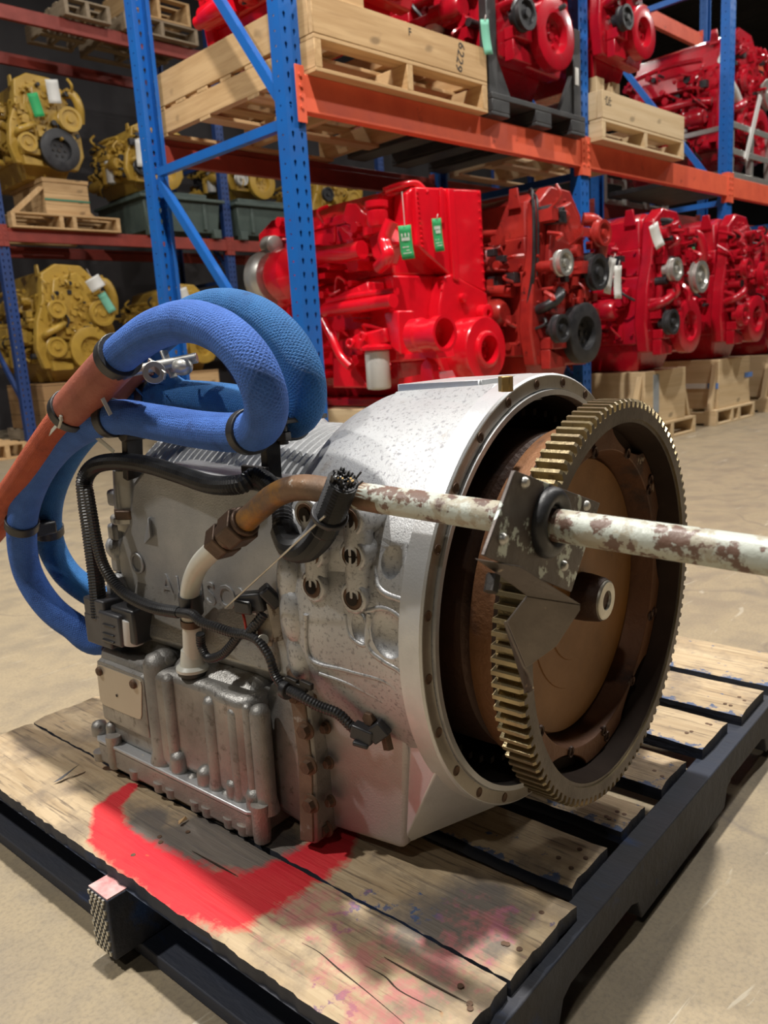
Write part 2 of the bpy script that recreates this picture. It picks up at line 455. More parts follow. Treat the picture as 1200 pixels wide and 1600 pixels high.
def deck_mat():
    t = NT('weathered_deck_wood')
    oi = t.n('ShaderNodeObjectInfo').outputs['Random']
    v0 = t.coord('Object', (2.2, 34, 8))
    cmb = t.n('ShaderNodeCombineXYZ', {0: t.math('MULTIPLY', oi, 31.), 1: t.math('MULTIPLY', oi, 67.), 2: 0.})
    v = t.n('ShaderNodeVectorMath', {0: v0, 1: cmb.outputs[0]}, operation='ADD').outputs[0]
    o = t.coord('Object')
    gr = t.noise(v, 1.3, 6, .62, .7); fine = t.noise(v, 5, 4); blot = t.noise(o, 9, 6, .65); sm = t.noise(o, 46, 5, .65)
    col = t.mix(t.step(gr, .34, .64), (.52, .40, .25), (.36, .26, .15))
    col = t.mix(t.step(blot, .49, .64, 0, .8), col, (.20, .155, .11))
    col = t.mix(t.step(fine, .55, .68, 0, .8), col, (.12, .088, .06))
    col = t.mix(t.step(sm, .62, .72, 0, .6), col, (.13, .105, .09))
    at_ = lambda nm: t.n('ShaderNodeAttribute', attribute_name=nm).outputs['Fac']
    dk = t.math('ADD', at_('dark'), t.math('MULTIPLY', t.math('SUBTRACT', blot, .5), 1.1))
    col = t.mix(t.step(dk, .25, .6, 0, .85), col, (.115, .105, .10))
    bl = t.math('ADD', at_('blue'), t.math('MULTIPLY', t.math('SUBTRACT', sm, .5), 2.2))
    col = t.mix(t.step(bl, .5, .62, 0, .85), col, (.035, .085, .20))
    pk = t.math('ADD', at_('pink'), t.math('MULTIPLY', t.math('SUBTRACT', sm, .5), 1.8))
    col = t.mix(t.step(pk, .45, .8, 0, .7), col, (.50, .16, .16))
    rd = t.math('ADD', at_('red'), t.math('ADD', t.math('MULTIPLY', t.math('SUBTRACT', sm, .5), .9), t.math('MULTIPLY', t.math('SUBTRACT', gr, .5), .5)))
    col = t.mix(t.step(rd, .27, .60, 0, .95), col, (.64, .008, .022))
    rs = t.noise(o, 17, 3); col = t.mix(t.step(rs, .72, .76, 0, .7), col, (.40, .17, .05))
    t.bump(t.math('ADD', gr, t.math('MULTIPLY', fine, .6)), .6, .004)
    return t.out(col, .72, 0)
M['deck'] = deck_mat()
M['navy'] = pm('faded_navy_wood', (.018, .024, .042), (.034, .034, .04), 9, .7, 0, .4, 60, ((.012, .04, .13), .62, 6, .08), stretch=(.3, 1, 1))
redline = [pl(*q) for q in ((205, 1228), (168, 1262), (170, 1305), (225, 1345), (300, 1388), (370, 1408), (445, 1372), (505, 1335), (548, 1290))]
redrad = [.012, .022, .028, .036, .048, .052, .042, .038, .02]
pinks = [(pl(560, 1500), .06), (pl(600, 1570), .07), (pl(700, 1500), .05), (pl(480, 1420), .06), (pl(760, 1440), .05)]
darks = [(pl(285, 1312), .06), (pl(330, 1330), .055), (pl(410, 1335), .05), (pl(700, 1440), .05), (pl(740, 1420), .05), (pl(230, 1290), .035)]
blues = [(pl(560, 1420), .05), (pl(770, 1430), .06), (pl(520, 1570), .04), (pl(660, 1420), .04)]
def red_at(p):
    best = 0
    for i in range(len(redline) - 1):
        a, b = redline[i], redline[i + 1]; d = b - a
        k = max(0, min(1, (p - a).dot(d) / d.length_squared))
        r = redrad[i] + (redrad[i + 1] - redrad[i]) * k
        dist = (p - (a + d * k)).length
        best = max(best, 1 - max(0, dist - r * .35) / (r * 1.05))
    return max(0, best)
def blob(p, L):
    return max(0, max(1 - (p - c).length / (2 * r) for c, r in L))

UL, UR = -1.446 - PC.x, -.402 - PC.x
def deck_board(i, v0, v1, u0, u1, th=.021, dz=0., tilt=0.):
    rnd = random.Random(i * 7 + 3)
    nx = 110 if i < 2 else 50; ny = max(4, int((v1 - v0) / .011)) if i < 2 else 5
    vs = []; idx = {}
    def e(x, k): return .0016 * noise.noise((x * 17 + i * 9, k * 5.1, 1.3)) + .002 * noise.noise((x * 70, k * 3.7, i))
    A = {k: [] for k in ('red', 'dark', 'blue', 'pink')}
    for lay in (1, 0):
        for ix in range(nx + 1):
            fx = ix / nx; x = u0 + (u1 - u0) * fx
            x0 = x
            if ix in (0, nx): x += 0
            for iy in range(ny + 1):
                fy = iy / ny; y = v0 + (v1 - v0) * fy
                if iy == 0: y += e(x0, 0) * 1.6
                if iy == ny: y += e(x0, 1)
                xx = x + (.004 * noise.noise((y * 60, ix, i * 3.)) if ix in (0, nx) else 0)
                z = DZ + dz + tilt * (fx - .5) + .0022 * noise.noise((x * 6, y * 22, i * 2.)) if lay else DZ + dz + tilt * (fx - .5) - th
                if lay and iy in (0, ny): z -= .0025
                vs.append((xx, y, z))
                p = Vector((xx, y))
                A['red'].append(red_at(p) if i < 2 else 0)
                A['dark'].append(blob(p, darks) if i < 2 else .12 * (i > 2))
                eb = max(0, 1 - fy * (v1 - v0) / .03) if i >= 2 else 0
                A['blue'].append(max(blob(p, blues) * .5 if i < 2 else .18, eb * .62))
                A['pink'].append(blob(p, pinks) * .8 if i < 2 else 0)
    N1 = (nx + 1) * (ny + 1)
    k = lambda l, a, b: l * N1 + a * (ny + 1) + b
    fs = []; mi = []
    for a in range(nx):
        for b in range(ny):
            fs.append((k(0, a, b), k(0, a + 1, b), k(0, a + 1, b + 1), k(0, a, b + 1))); mi.append(0)
        fs.append((k(1, a, 0), k(1, a + 1, 0), k(0, a + 1, 0), k(0, a, 0))); mi.append(1)
        fs.append((k(0, a, ny), k(0, a + 1, ny), k(1, a + 1, ny), k(1, a, ny))); mi.append(1)
    for b in range(ny):
        fs.append((k(0, 0, b), k(0, 0, b + 1), k(1, 0, b + 1), k(1, 0, b))); mi.append(1)
        fs.append((k(1, nx, b), k(1, nx, b + 1), k(0, nx, b + 1), k(0, nx, b))); mi.append(1)
    fs.append((k(1, 0, 0), k(1, 0, ny), k(1, nx, ny), k(1, nx, 0))); mi.append(1)
    me = bpy.data.meshes.new('deck_board'); me.from_pydata(vs, [], fs)
    me.materials.append(M['deck']); me.materials.append(M['navy'])
    me.polygons.foreach_set('material_index', mi)
    me.polygons.foreach_set('use_smooth', [True] * len(fs)); me.set_sharp_from_angle(angle=radians(40))
    for nm, arr in A.items():
        at_ = me.attributes.new(nm, 'FLOAT', 'POINT'); at_.data.foreach_set('value', arr)
    o = link('deck_board', me, None, pallet)
    return o
nail_me = G().lathe([(-.006, .0030), (.0006, .0034), (.0008, .002), (.0008, 0)], d=(0, 0, 1), n=10).mesh('nail')
nail_me.materials.append(M['rust_bolt'])
vb = [(.453, .596), (.601, .741), (.771, .868), (.912, .985), (1.040, 1.137), (1.180, 1.290), (1.325, 1.447), (1.472, 1.632)]
rr = random.Random(5)
for i, (a, b) in enumerate(vb):
    short = .022 if 2 <= i <= 4 else (.012 if i == 5 else 0)
    bo = deck_board(i, a - PC.y, b - PC.y, UL + rr.uniform(-.004, .004), UR - short, dz=(-.004 if 2 <= i <= 4 else 0))
    for u in (UR - .02 - short, UR - .035 - short, -.905 - PC.x, -.92 - PC.x):
        for _ in range(2):
            link('nail', nail_me, None, bo, loc=(u + rr.uniform(-.01, .01), a - PC.y + (b - a) * rr.uniform(.2, .8), DZ - (.004 if 2 <= i <= 4 else 0)))
M['crack'] = pm('crack_dark', (.035, .022, .014), None, 5, .9)
b0 = [c for c in pallet.children if c.name.startswith('deck_board')][0]
for pts in ([(472, 1474), (500, 1490), (530, 1516), (575, 1552), (632, 1600)], [(560, 1505), (600, 1526), (626, 1550), (690, 1582)], [(300, 1330), (340, 1352), (372, 1370)], [(600, 1496), (660, 1530), (735, 1570)]):
    G().tube([Vector((*pl(*q), DZ + .0006)) for q in pts], lambda f, s: .0003 + .0011 * (1 - abs(2 * f - 1)), 5, 6).build('crack', M['crack'], b0)
# stringers with fork notches
def stringer(u0, u1, v0, v1):
    z0, z1 = .021, DZ - .021; L = v1 - v0
    def notch(c, w): return [(c - w / 2, z0), (c - w / 2 + .012, z0 + .03), (c - w / 2 + .03, z0 + .038), (c + w / 2 - .03, z0 + .038), (c + w / 2 - .012, z0 + .03), (c + w / 2, z0)]
    poly = [(v0, z0)] + notch(v0 + .27 * L, .22) + notch(v0 + .73 * L, .22) + [(v1, z0), (v1, z1), (v0, z1)]
    return G().prism(poly, 0, u0, u1).build('stringer', M['navy'], pallet, bevel=.002, smooth=30)
stringer(-.425 - PC.x, -.388 - PC.x, .470 - PC.y, 1.63 - PC.y)
sm_ = stringer(-.938 - PC.x, -.890 - PC.x, .424 - PC.y, 1.63 - PC.y)
stringer(-1.446 - PC.x, -1.408 - PC.x, .44 - PC.y, 1.63 - PC.y)
# pressed nail plate on the protruding stringer end
g = G(); y = .424 - PC.y
for r in range(11):
    for c in range(5):
        x = -.935 - PC.x + c * .0088 + (.0044 if r % 2 else 0); z = .026 + r * .0076
        if x < -.896 - PC.x: g.box(x, y - .0022, z, x + .0042, y, z + .0056)
g.build('nail_plate', M['steel_pale'], sm_, smooth=0)
M['pinkwood'] = pm('pink_stained_wood', (.60, .42, .40), (.50, .20, .20), 40, .75, 0, .4, 120)
G().box(-.937 - PC.x, y + .001, DZ - .0215, -.891 - PC.x, y + .04, DZ - .0195).build('painted_end_grain', M['pinkwood'], sm_, smooth=0)
for v0, v1 in ((.462, .60), (.98, 1.08), (1.49, 1.63)):
    G().box(UL, v0 - PC.y, .001, UR, v1 - PC.y, .021).build('bottom_board', M['navy'], pallet, bevel=.002)
# debris
d1 = pl(105, 1218); p = at(105, 1218, 2, DZ)
o = G().hull([(-.022, -.003, .001), (.0, .004, .002), (.024, .012, .010), (.018, .006, .012), (-.01, -.006, .003)]).build('plastic_scrap', M['plastic_grey'], loc=p + Vector((0, 0, .003)))
o.rotation_euler = (0, 0, -.2); tag(o, 'small dark plastic scrap on the bare left board of the pallet', 'scrap')
p = at(287, 1287, 2, DZ)
o = G().hull([(-.008, 0, 0), (.008, .002, 0), (.007, .005, .004), (-.006, .004, .003), (-.007, -.003, .003)]).build('wood_chip', M['pine_x'], loc=p + Vector((0, 0, .0025)))
tag(o, 'pale wood chip on the grey stain beside the red spray paint', 'wood chip')
# ================================================================== the transmission
TB = .325
trans = empty('transmission', TM @ Vector((0, 0, -TB)), 'large used silver automatic transmission with rusty flywheel, lying on the weathered pallet', 'transmission')
trans.rotation_euler = (0, TTILT, TYAW)
def tb(g, name, mat, bevel=0, parent=None, smooth=38, seg=2):
    if parent: return g.build(name, mat, parent, bevel, smooth, seg=seg)
    return g.build(name, mat, trans, bevel, smooth, loc=(0, 0, TB), seg=seg)
def oncyl(px, py, r):
    """photo pixel -> point of the cylinder of radius r about the shaft axis, camera side"""
    o = TMI @ CAM; d = TMI.to_3x3() @ ray(px, py)
    a = d.y ** 2 + d.z ** 2; b = 2 * (o.y * d.y + o.z * d.z); c = o.y ** 2 + o.z ** 2 - r * r
    D = b * b - 4 * a * c
    t = (-b - sqrt(max(D, 0))) / (2 * a)
    return o + d * t
def ob(*q, r=.265): return [oncyl(x, y, r) for x, y in q]

# --- bell housing
g = G()
g.lathe([(-.292, .14), (-.292, .198), (-.27, .220), (-.245, .240), (-.215, .253), (-.17, .2585), (-.10, .2605), (-.034, .2615), (-.0305, .272), (-.0285, .2755), (-.002, .276), (0, .275), (0, .257),
         (.004, .2565), (.004, .2505), (-.004, .250), (-.18, .243), (-.20, .10)], d=(1, 0, 0), n=120)
bell = tb(g, 'bell_housing', M['alu_bell'], smooth=32)
def carve(o, cutters):
    """sink rounded pockets into a mesh for good"""
    c = cutters.build('cutter', M['alu_bell'], o, smooth=0)
    m = o.modifiers.new('b', 'BOOLEAN'); m.operation = 'DIFFERENCE'; m.object = c; m.solver = 'EXACT'
    bpy.context.view_layer.update()
    me = bpy.data.meshes.new_from_object(o.evaluated_get(bpy.context.evaluated_depsgraph_get()))
    o.modifiers.clear(); bpy.data.objects.remove(c)
    me.name = o.data.name; o.data = me; me.materials.clear(); me.materials.append(M['alu_bell'])
    me.polygons.foreach_set('use_smooth', [True] * len(me.polygons)); me.set_sharp_from_angle(angle=radians(34))
gc = G()
for px, py, sx, sz, dp in ((561, 980, .0135, .021, .010), (604, 990, .024, .030, .012), (612, 872, .015, .036, .008)):
    q = oncyl(px, py, .2625); gc.sph(q, 1, (sx, dp, sz), 24)
carve(bell, gc)
tb(G().ring((.0002, 0, 0), (.0012, 0, 0), .2735, .2585, 120), 'flange_face', M['machined'], parent=bell)
tb(G().lathe([(-.0288, .2735), (-.0282, .2764), (-.0015, .2768), (.0008, .2745), (.0008, .2735)], n=140, closed=True), 'flange_rim', M['alu_edge'], parent=bell)
tb(G().ring((.002, 0, 0), (.0055, 0, 0), .2568, .2502, 120), 'pilot_lip', M['alu_edge'], parent=bell)
tb(G().lathe([(-.19, .236), (-.006, .2480)], n=80, closed=True), 'bell_shade_liner', M['dark_int'], parent=bell)  # added near-black liner: the shade inside the bell as a colour
hm = G().lathe([(.0012, .0062), (.0022, .0058), (.0024, .0046), (.0016, .004), (.0016, 0)], n=12).mesh('flange_bolt'); hm.materials.append(M['rust_bolt'])
for k in range(24):
    a = 2 * pi * (k + .35) / 24
    o = link('flange_bolt', hm, None, bell, loc=(0, .266 * cos(a), .266 * sin(a)))
# top pad with machined plate and brass plug
g = G().hull([(x, y, z) for x, y, z in ((-.215, -.085, .225), (-.215, .12, .225), (-.03, -.10, .24), (-.03, .12, .24), (-.195, -.05, .257), (-.195, .10, .257), (-.03, -.06, .268), (-.03, .10, .268))])
tb(g, 'top_pad', M['alu_bell'], .006, bell)
tb(G().hull([(-.195, -.045, .25), (-.195, .09, .25), (-.065, -.045, .255), (-.065, .09, .255), (-.195, -.045, .266), (-.195, .09, .266), (-.065, -.045, .272), (-.065, .09, .272)]), 'cover_plate', M['alu_edge'], .003, bell)
q = tl(768, 592, 2, .28)
tb(G().cyl((q.x, q.y + .03, .264), (q.x, q.y + .03, .281), .0085, n=6), 'plug', M['brass'], .001, bell)
# side pad with six bolt bosses
boss = [(477, 804), (545, 813), (485, 865), (549, 869), (487, 917), (551, 935)]
bp = [tl(x, y, 1, -.262) for x, y in boss]
g = G()
for i, b in enumerate(bp):
    g.lathe([(-.06, .024), (-.012, .0205), (-.003, .0195), (0, .0175), (0, .011), (-.022, .0095), (-.022, 0)], b, (0, -1, 0), 24)
for i, j in ((0, 2), (2, 4), (1, 3), (3, 5)):
    g.tube([bp[i] + Vector((0, .014, 0)), bp[j] + Vector((0, .014, 0))], .017, 12, 0)
g.hull([p + Vector((dx, dy, dz)) for p in bp for dx, dy, dz in ((-.012, .012, -.012), (.012, .012, .012), (0, .06, 0))])
tb(g, 'bolt_boss_pad', M['alu_dirty'] if False else M['alu_bell'], .003, bell)
hm = G().lathe([(.0006, .0135), (.0012, .0128), (-.004, .0095), (-.012, .0088), (-.012, 0)], d=(0, -1, 0), n=20).mesh('threaded_hole'); hm.materials.append(M['rust_bolt'])
hm2 = G().lathe([(.002, .0085), (.002, 0)], d=(0, -1, 0), n=16).mesh('hole_core'); hm2.materials.append(M['hole'])
for b in bp:
    o = link('threaded_hole', hm, None, bell, loc=b)
    link('bore', hm2, None, bell, loc=b + Vector((0, -.0005, 0)))
# ribs and pockets on the visible flank of the bell
g = G()
for pts, r in (([(578, 958), (576, 1008), (600, 1032), (628, 1050), (648, 1085)], .0042), ([(574, 955), (602, 950), (630, 968), (641, 1005), (647, 1050)], .0040),
               ([(540, 960), (547, 992), (570, 1008), (578, 990), (566, 960), (546, 952)], .0032),
               ([(478, 960), (484, 1028), (545, 1048), (610, 1068), (645, 1112)], .0032), ([(500, 1052), (550, 1070), (600, 1096)], .0026),
               ([(634, 850), (635, 900), (634, 950)], .0045), ([(590, 830), (588, 900), (600, 925), (632, 938)], .0045)):
    g.tube(ob(*pts, r=.2585), r, 8, 6)
tb(g, 'cast_ribs', M['alu_bell'], parent=bell, smooth=50)
g = G()
for px, py in ((452, 840), (455, 905), (460, 960), (470, 1020)):
    c = oncyl(px, py, .247); g.sph(c, .03, (.7, .5, 1.3), 14)
tb(g, 'rim_lugs', M['alu_bell'], parent=bell, smooth=60)
# lower box, gusset and flange foot
g = G().hull([(-.245, -.205, -.315), (-.085, -.205, -.296), (-.245, -.224, -.10), (-.06, -.224, -.118), (-.245, -.185, -.315), (-.085, -.185, -.296), (-.245, -.20, -.14), (-.07, -.204, -.155)])
tb(g, 'lower_housing', M['alu_lower'], .010, bell, seg=3)
tb(G().hull([(-.245, -.19, -.315), (-.085, -.19, -.296), (-.245, .2, -.315), (-.085, .2, -.296), (-.245, -.19, -.268), (-.085, -.19, -.268), (-.245, .2, -.268), (-.085, .2, -.268)]), 'housing_floor', M['alu_lower'], .006, bell)
g = G().hull([(-.092, -.202, -.294), (-.006, -.117, -.254), (-.02, -.226, -.158), (-.065, -.218, -.125), (-.092, -.208, -.14), (-.092, -.185, -.28)])
tb(g, 'gusset', M['alu_edge'], .002, bell)
g = G().hull([(-.092, -.196, -.294), (-.092, .15, -.294), (-.006, -.115, -.254), (-.006, .1, -.256), (-.092, -.19, -.272), (-.092, .15, -.268)])
tb(g, 'gusset_floor', M['alu_edge'], .002, bell)

# --- torque converter and flywheel
g = G().lathe([(-.17, .05), (-.17, .206), (-.02, .206), (.002, .204), (.010, .196), (.012, .188), (.02, .188)], n=96)
conv = tb(g, 'torque_converter', M['rust_dark'], smooth=30)
tb(G().lathe([(.014, .12), (.014, .196), (.018, .2105), (.03, .214), (.052, .214), (.056, .208), (.045, .19), (.02, .15)], n=96), 'converter_rim', M['rust'], parent=conv, smooth=30)
g = G()
for k in range(48):
    a = 2 * pi * k / 48
    g.box(-.05, -.004, -.004, -.03, .004, .004, Matrix.Translation((0, .228 * cos(a), .228 * sin(a))))
tb(g, 'converter_lugs', M['dark_int'], parent=conv, smooth=0)['kind'] = 'stuff'
fly = empty('flywheel'); fly.parent = trans; fly.location = (0, 0, TB)
NTH = 112; RT, RR_, RI = .2465, .2365, .2235
def gear():
    outer = []
    for k in range(NTH):
        a0 = 2 * pi * k / NTH; w_ = 2 * pi / NTH
        for f, r in ((.0, RR_), (.26, RR_), (.40, RT), (.74, RT), (.88, RR_)):
            outer.append((a0 + f * w_, r))
    n = len(outer); vs = []
    xs = [(.066, 0), (.0985, 0), (.1015, .003)]
    for x, ins in xs:
        for a, r in outer:
            r2 = min(r, RT - ins); vs.append((x, r2 * cos(a), r2 * sin(a)))
    for x in (.1015, .066):
        for a, r in outer: vs.append((x, RI * cos(a), RI * sin(a)))
    fs = []; mi = []
    for j in range(4):
        for i in range(n):
            k = (i + 1) % n; fs.append((j * n + i, j * n + k, (j + 1) * n + k, (j + 1) * n + i)); mi.append(1 if j == 2 else 0)
    for i in range(n):
        k = (i + 1) % n; fs.append((4 * n + i, 4 * n + k, k, i)); mi.append(0)
    g = G(); g.add(vs, fs); me = g.mesh('ring_gear', 25)
    me.materials.append(M['gear']); me.materials.append(M['gear_face'])
    me.polygons.foreach_set('material_index', mi)
    return me
link('ring_gear', gear(), None, fly)
g = G().lathe([(.060, .20), (.060, .2345), (.0985, .2345), (.0985, .2275), (.0965, .2255), (.0985, .2235), (.0985, .2185), (.092, .2165), (.06, .214), (.050, .2125), (.042, .209), (.036, .203), (.034, .1)], n=110, closed=True)
M['rim'] = pm('rim_dark', (.034, .018, .010), (.02, .011, .007), 8, .8, 0, .1, 90, **{'Specular IOR Level': .2})
fr_ = tb(g, 'flywheel_rim', M['rim'], parent=fly, smooth=30)
tb(G().ring((.0975, 0, 0), (.0992, 0, 0), .2340, .2285, 110), 'rim_face', M['gear_face'], parent=fly)
tb(G().ring((.0975, 0, 0), (.0992, 0, 0), .2265, .2190, 110), 'rim_face', M['gear_face'], parent=fly)
# scalloped rusty ring with bolt holes
poly = []
for k in range(300):
    a = 2 * pi * k / 300; s_ = sin(a * 6 + .9)
    poly.append((a, .2125 - .020 * max(0, s_) ** .6))
vs = []; n = len(poly)
for x in (.074, .050):
    for a, r in poly: vs.append((x, r * cos(a), r * sin(a)))
for a, r in poly: vs.append((.074, .1850 * cos(a), .1850 * sin(a)))
for a, r in poly: vs.append((.036, .1765 * cos(a), .1765 * sin(a)))
fs = []
for i in range(n):
    k = (i + 1) % n
    fs += [(i, k, n + k, n + i), (2 * n + i, 2 * n + k, k, i), (3 * n + i, 3 * n + k, 2 * n + k, 2 * n + i)]
g = G(); g.add(vs, fs)
M['rust_ring'] = pm('rust_ring', (.16, .064, .024), (.09, .036, .016), 6, .6, .35, .25, 110, [((.05, .026, .018), .58, 10, .1), ((.42, .34, .25), .67, 9, .03)])
tb(g, 'scalloped_ring', M['rust_ring'], .0012, fly, smooth=30)
g = G().lathe([(.030, .1765), (.040, .1735), (.0455, .1725), (.0455, .118), (.0468, .1172), (.0468, .082), (.0485, .081), (.0485, 0)], n=110)
tb(g, 'centre_disc', M['rust_disc'], parent=fly, smooth=30)
g = G().lathe([(.022, .034), (.026, .031), (.060, .030), (.078, .0275), (.081, .026), (.081, .0)], n=40)
tb(g, 'hub', M['rust_dark'], parent=fly, smooth=30)
g = G().lathe([(.078, .0255), (.0835, .0245), (.0845, .023), (.0845, .0125), (.07, .0115), (.07, 0)], n=32)
tb(g, 'hub_end_ring', M['steel_pale'], parent=fly, smooth=30)
tb(G().lathe([(.0712, .0115), (.0712, 0)], n=24), 'hub_bore', M['hole'], parent=fly)
hm = G().lathe([(.0, .0075), (.0022, .0065), (.001, .0045), (-.004, .0045), (-.004, 0)], n=14).mesh('web_hole'); hm.materials.append(M['rust_dark'])
for k in range(12):
    a = 2 * pi * (k + .2) / 12
    link('web_hole', hm, None, fly, loc=(.0742, .1925 * cos(a), .1875 * sin(a)))
    if sin(a * 6 + .9) < 0: pass
for k in range(6):
    a = (2 * pi * k + 4.0) / 6
    link('web_hole', hm, None, fly, loc=(.0742, .2050 * cos(a), .2005 * sin(a)))

# --- main case
prof = [(-.668, .10), (-.668, .185), (-.66, .196)]
x = -.655
while x < -.295:
    prof += [(x, .199), (x + .003, .2035), (x + .006, .2035), (x + .009, .199)]; x += .0135
prof += [(-.285, .20), (-.285, .1)]
case = tb(G().lathe(prof, n=80), 'main_case', M['alu'], smooth=45)
# flat cast flank
poly = [(-.625, -.10), (-.64, .02), (-.60, .065), (-.575, .13), (-.54, .157), (-.30, .150), (-.255, .14), (-.25, -.11), (-.5, -.125)]
g = G().prism(poly, 1, -.212, -.10)
tb(g, 'case_flank', M['alu'], .008, case, seg=3)
g = G().prism([(-.53, .125), (-.30, .118), (-.28, .145), (-.50, .15)], 1, -.196, -.05)
tb(g, 'case_shoulder', M['alu'], .01, case)
g = G().hull([(-.56, -.2, -.13), (-.30, -.2, -.13), (-.56, .2, -.13), (-.30, .2, -.13), (-.60, -.235, -.10), (-.28, -.225, -.10), (-.58, .1, -.02), (-.28, -.21, -.02), (-.6, -.21, -.02)])
tb(g, 'case_foot', M['alu_dirty'], .01, case)
# raised lettering along the flank
cu = bpy.data.curves.new('t', 'FONT'); cu.body = 'ALLISON'; cu.size = .062; cu.extrude = .0011; cu.bevel_depth = .0006; cu.resolution_u = 3
cu.space_character = 1.12
to = bpy.data.objects.new('t', cu); COL.objects.link(to)
dg = bpy.context.evaluated_depsgraph_get()
me = bpy.data.meshes.new_from_object(to.evaluated_get(dg)); bpy.data.objects.remove(to)
p0 = tl(252, 925, 1, -.213); p1 = tl(398, 925, 1, -.213)
wd = max(v.co.x for v in me.vertices)
me.transform(Matrix.Translation((p0.x, -.2125, p0.z - .004)) @ Matrix.Rotation(-.035, 4, 'Y') @ Matrix.Scale((p1.x - p0.x) / wd, 4) @ Matrix.Rotation(pi / 2, 4, 'X'))
me.name = 'raised_lettering'; me.materials.clear(); me.materials.append(M['alu'])
link('raised_lettering', me, None, case)
q = tl(215, 880, 1, -.213)
tb(G().ring(q, q + Vector((0, -.0025, 0)), .017, .0125, 24), 'cast_ring', M['alu'], .001, case)
# pipe flange strip with rusty bolts between case and bell
g = G().prism([(-.236, -.322), (-.205, -.316), (-.198, -.20), (-.203, -.09), (-.225, -.06), (-.24, -.075), (-.228, -.2)], 1, -.243, -.12)
strip = tb(g, 'mounting_flange', M['alu_dirty'], .004)
g = G().prism([(-.232, -.318), (-.208, -.312), (-.201, -.20), (-.206, -.10), (-.224, -.068), (-.234, -.08), (-.224, -.2)], 1, -.2455, -.242)
tb(g, 'rusty_strip', pm('rusty_strip', (.20, .14, .095), (.13, .09, .06), 24, .6, .3, .2, 120, ((.36, .34, .30), .62, 30, .08)), .001, strip)
bh = G().lathe([(0, .0125), (.0025, .0125), (.003, .0092)], d=(0, -1, 0), n=18).cyl((0, 0, 0), (0, -.011, 0), .0088, n=6).mesh('flange_hex_bolt'); bh.materials.append(M['rust_bolt'])
for px, py in ((480, 1140), (485, 1195), (488, 1255), (466, 1085)):
    link('hex_bolt', bh, None, strip, loc=tl(px, py, 1, -.2455))
    nb_ = link('hex_bolt', bh, None, strip, loc=tl(px + 17, py + 1, 1, -.235) + Vector((.004, .012, 0))); nb_.scale = (.6, .8, .7)
q = tl(510, 1293, 1, -.22); link('hex_bolt', bh, None, strip, loc=q)

# --- control module and oil pan under the case
pan = tb(G().prism([(-.668, -.262), (-.655, -.272), (-.30, -.274), (-.288, -.262), (-.288, .22), (-.668, .22)], 2, -.326, -.290), 'oil_pan', M['alu_pan'], .004)
tb(G().prism([(-.672, -.264), (-.657, -.2735), (-.30, -.2755), (-.286, -.264), (-.284, .22), (-.672, .22)], 2, -.291, -.2855), 'pan_gasket_rail', M['alu_edge'], .0015, pan)
g = G()
for px, py in ((148, 1190), (172, 1206), (205, 1225), (243, 1243), (262, 1252), (300, 1268), (318, 1277), (352, 1292), (374, 1303), (399, 1312)):
    q = tl(px, py - 14, 1, -.277)
    z1 = -.272 if px in (172, 399) else -.312
    tb(G().lathe([(-.3285, .0085), (-.3265, .0115), (-.315, .0125), (z1, .0125)], (q.x, -.2655, 0), (0, 0, 1), 14), 'pan_bolt_boss', M['alu_pan'], parent=pan)
mod = tb(G().prism([(-.655, -.250), (-.64, -.258), (-.52, -.258), (-.505, -.264), (-.478, -.264), (-.462, -.256), (-.38, -.256), (-.36, -.262), (-.32, -.262), (-.30, -.25), (-.292, -.22), (-.292, .2), (-.655, .2)], 2, -.289, -.132), 'control_module', M['alu_dirty'], .014, seg=4)
g = G()
def mx(px, py, y=-.262): return tl(px, py, 1, y)
for px, y0, y1, r in ((250, 1030, 1190, .022), (270, 1060, 1180, .012), (336, 1095, 1235, .013), (372, 1110, 1240, .012), (410, 1110, 1270, .014), (392, 1105, 1225, .008)):
    a = mx(px, y0); b = mx(px, y1); z0 = -.289
    z1 = a.z
    tb(G().lathe([(z0, r * 1.25), (z0 + .02, r), (z1 - r * .8, r), (z1 - r * .25, r * .75), (z1, r * .2)], (b.x, -.2615 + r * .66, 0), (0, 0, 1), 18), 'cast_column', M['alu_dirty'], parent=mod, smooth=60)
for px, y0, y1, r in ((143, 1130, 1172, .013), (163, 1132, 1168, .010), (268, 1178, 1212, .014), (310, 1202, 1236, .014), (290, 1215, 1236, .011), (354, 1222, 1258, .012), (388, 1236, 1282, .0145), (345, 1240, 1250, .011)):
    a = mx(px, y0, -.27); z1 = a.z - r * .1
    tb(G().lathe([(-.289, r), (z1 - r * .7, r), (z1 - r * .2, r * .8), (z1 + r * .1, r * .15)], (a.x, -.257, 0), (0, 0, 1), 16), 'cast_knob', M['alu_dirty'], parent=mod, smooth=60)
g = G().hull([(-.645, -.235, -.14), (-.50, -.24, -.14), (-.645, .1, -.14), (-.5, .1, -.14), (-.635, -.205, -.112), (-.515, -.21, -.108), (-.6, .05, -.10), (-.5, .05, -.1)])
g.hull([(-.50, -.245, -.14), (-.31, -.24, -.14), (-.5, .1, -.14), (-.31, .1, -.14), (-.48, -.225, -.118), (-.32, -.215, -.118), (-.47, .05, -.09), (-.32, .05, -.09)])
g.sph((-.505, -.238, -.128), .022, (1, .9, .8), 16)
tb(g, 'module_lid', M['alu_dirty'], .012, mod, seg=4)
g = G()
for px, py, s in ((322, 1143, .008), (396, 1152, .0075), (402, 1215, .013), (416, 1240, .008)):
    q = mx(px, py, -.266); g.lathe([(0, s), (.001, s * .9), (.001, 0)], q, (0, -1, 0), 20)
